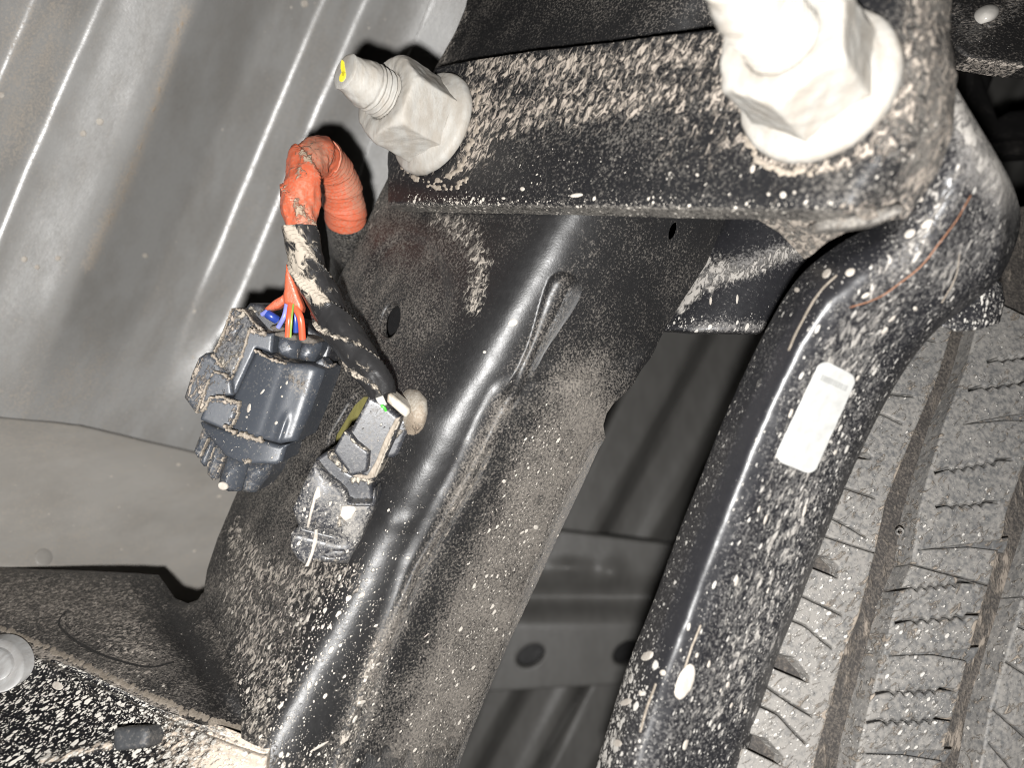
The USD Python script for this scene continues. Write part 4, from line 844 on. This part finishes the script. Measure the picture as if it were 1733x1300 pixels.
# ------------------------------------------------------------------ small connector and clip on the rail
SB = unit([.1, 1, .15])
SP = plane3((650, 700, .1775), (520, 900, .1785), (620, 860, .1795))
sc = thing('small_connector', 'small mud-splashed black connector at the end of the black tape', 'connector')
def z4(pts): return [(440 + x / 3.823, 640 + y / 3.823) for x, y in pts]
def spart(name, pts, off, thick, r=.0007, rnd=2, extra=None, **k):
    pl = rounded(z4(pts), rnd)
    if not isinstance(pl, Polygon): pl = max(pl.geoms, key=lambda g: g.area)
    dep = (lambda x, y: SP(x, y) + off + (extra(np.asarray(x, float), np.asarray(y, float)) if extra is not None else 0))
    mat = k.pop('mat', 'plastic_black')
    plate(name, sc, wob(pl, .5, 9, len(pts)), dep, M[mat], thick=thick, r=r, sp=2.2, back=SB, **k)
spart('plug_side', [(872, 236), (975, 285), (965, 320), (890, 500), (860, 520), (810, 520), (740, 665), (700, 650)], .0035, .009, .0008, 1, base=(.15, .2, .1), mud=[([(694, 712), (672, 735)], 6, .5)])
spart('plug_body', [(700, 118), (790, 160), (880, 236), (912, 262), (860, 400), (760, 620), (735, 665), (660, 640), (540, 420), (590, 330)], 0, .011, .0008, 2, base=(.26, .2, .4), mud=[([(672, 716), (655, 755), (636, 806)], 3.6, .8)])
spart('plug_step', [(540, 345), (575, 350), (620, 410), (705, 480), (700, 560), (690, 610), (590, 640), (480, 490), (475, 465)], -.0016, .006, .0006, 2, base=(.16, .15, .3), mud=[([(583, 732), (604, 752), (622, 764)], 2.5, .6)])
spart('collar', [(352, 530), (430, 478), (470, 480), (520, 560), (560, 600), (600, 622), (735, 668), (720, 700), (738, 800), (570, 802), (540, 740), (430, 630), (385, 590)], .0012, .010, .0008, 2, base=(.15, .2, .3), mud=[([(556, 768), (570, 785), (590, 802)], 4, .6), ([(598, 812), (625, 814)], 8, .62)])
spart('collar_rib', [(432, 480), (470, 482), (570, 600), (600, 622), (575, 632), (500, 580), (430, 520)], .0002, .004, .0008, 1, base=(.2, .5, .3))
spart('mud_ridge', [(872, 262), (905, 255), (800, 500), (735, 650), (690, 662), (590, 640), (600, 625), (690, 632), (745, 540), (800, 400)], -.0004, .002, .0007, 1, base=(0, 0, 0), mat='brown_mud')
def hous(x, y): return .0014 * np.exp(-((y - (890 + .25 * (x - 490))) / 10)**2) * sstep(600, 560, x) - .0007 * np.exp(-(((x - 540) / 26)**2 + ((y - 850) / 40)**2)) + .0006 * np.exp(-(((x - 560) / 12)**2 + ((y - 940) / 5)**2))
spart('socket_housing', [(350, 535), (375, 570), (420, 628), (500, 690), (545, 735), (568, 805), (720, 810), (738, 800), (720, 880), (680, 960), (640, 1065), (600, 1130), (560, 1212), (430, 1205), (335, 1195), (295, 1226), (240, 1190), (185, 1110), (190, 1010), (238, 968), (215, 900), (200, 855), (270, 690)], -.0012, .012, .0013, 3, hous, base=(.32, .2, .62), film=[([(590, 870), (600, 900)], 25, .6)], mud=[([(586, 865), (578, 885)], 12, .62), ([(530, 950), (585, 950)], 6, .5)])
spart('housing_rim', [(555, 790), (575, 800), (580, 806), (718, 808), (738, 690), (748, 800), (735, 835), (590, 835), (560, 825)], -.0020, .005, .0006, 1, base=(.2, .35, .3))
spart('latch_slot', [(410, 1135), (470, 1112), (540, 1115), (555, 1135), (520, 1165), (440, 1172), (405, 1160)], -.0018, .003, .0007, 2, base=(.3, .1, .2))
def sd_(x, y): return SP(x, y) - .0012 + hous(np.asarray(x, float), np.asarray(y, float))
for nm, pts in (('mud_streak', [(365, 705), (385, 700), (392, 770), (360, 790), (335, 880), (315, 975), (296, 972), (325, 840), (345, 760)]), ('mud_streak', [(352, 985), (372, 980), (370, 1060), (345, 1140), (310, 1225), (288, 1222), (325, 1130), (340, 1060)]), ('mud_streak', [(530, 830), (600, 825), (625, 850), (590, 910), (550, 930), (515, 890)])):
    q = wob(rounded(z4(pts), 1), 1.0, 6, 3, 2)
    plate(nm, sc, q, lambda a, b: sd_(a, b) - .0003, M['white_splat'], thick=.0005, r=.0004, sp=2)
for i, (x, y, rx, ry, deg) in enumerate(((515, 862, 3.5, 4.5, 10), (559, 853, 3, 6, 30), (571, 877, 3, 3, 0), (521, 821, 3, 3.5, 0), (512, 872, 2.4, 3, 0), (558, 820, 2.6, 4, 10))):
    splatter(sc, x, y, rx, ry, deg, sd_, seed=230 + i)
q = smooth_line([(642, 672, .1772), (648, 684, .1785), (655, 694, .182)], 8)
solid('wire', sc, tube(P(q[:, 0], q[:, 1], q[:, 2]), .0009, 14), M['white_wire'], 50)
q = smooth_line([(645, 686, .1766), (650, 690, .1766), (653, 695, .1775)], 8)
solid('wire', sc, tube(P(q[:, 0], q[:, 1], q[:, 2]), .00035, 14), M['green'], 50)
cl = thing('retaining_clip', 'dirty off-white plastic clip anchoring the small connector to the rail', 'clip')
plate('clip_head', cl, wob(rounded([(676, 668), (688, 658), (706, 660), (720, 676), (722, 700), (712, 740), (692, 772), (676, 770), (680, 730), (668, 700)], 8), 1, 12, 3), lambda x, y: rail_depth(x, y) - .0045 + .000002 * ((np.asarray(x) - 700)**2 + (np.asarray(y) - 690)**2), M['clip'], thick=.004, r=.0024, sp=2.5, mud=[([(705, 730), (690, 765)], 16, .5)], film=[([(705, 720), (690, 770)], 30, .9)], base=(.2, .2, 0))
plate('clip_tab', cl, rounded([(655, 668), (660, 666), (692, 692), (693, 700), (687, 708), (680, 704), (654, 681)], 2.5), lambda x, y: SP(x, y) - .001, M['clip'], thick=.004, r=.0007, sp=2.5, base=(0, 0, 0), back=SB)
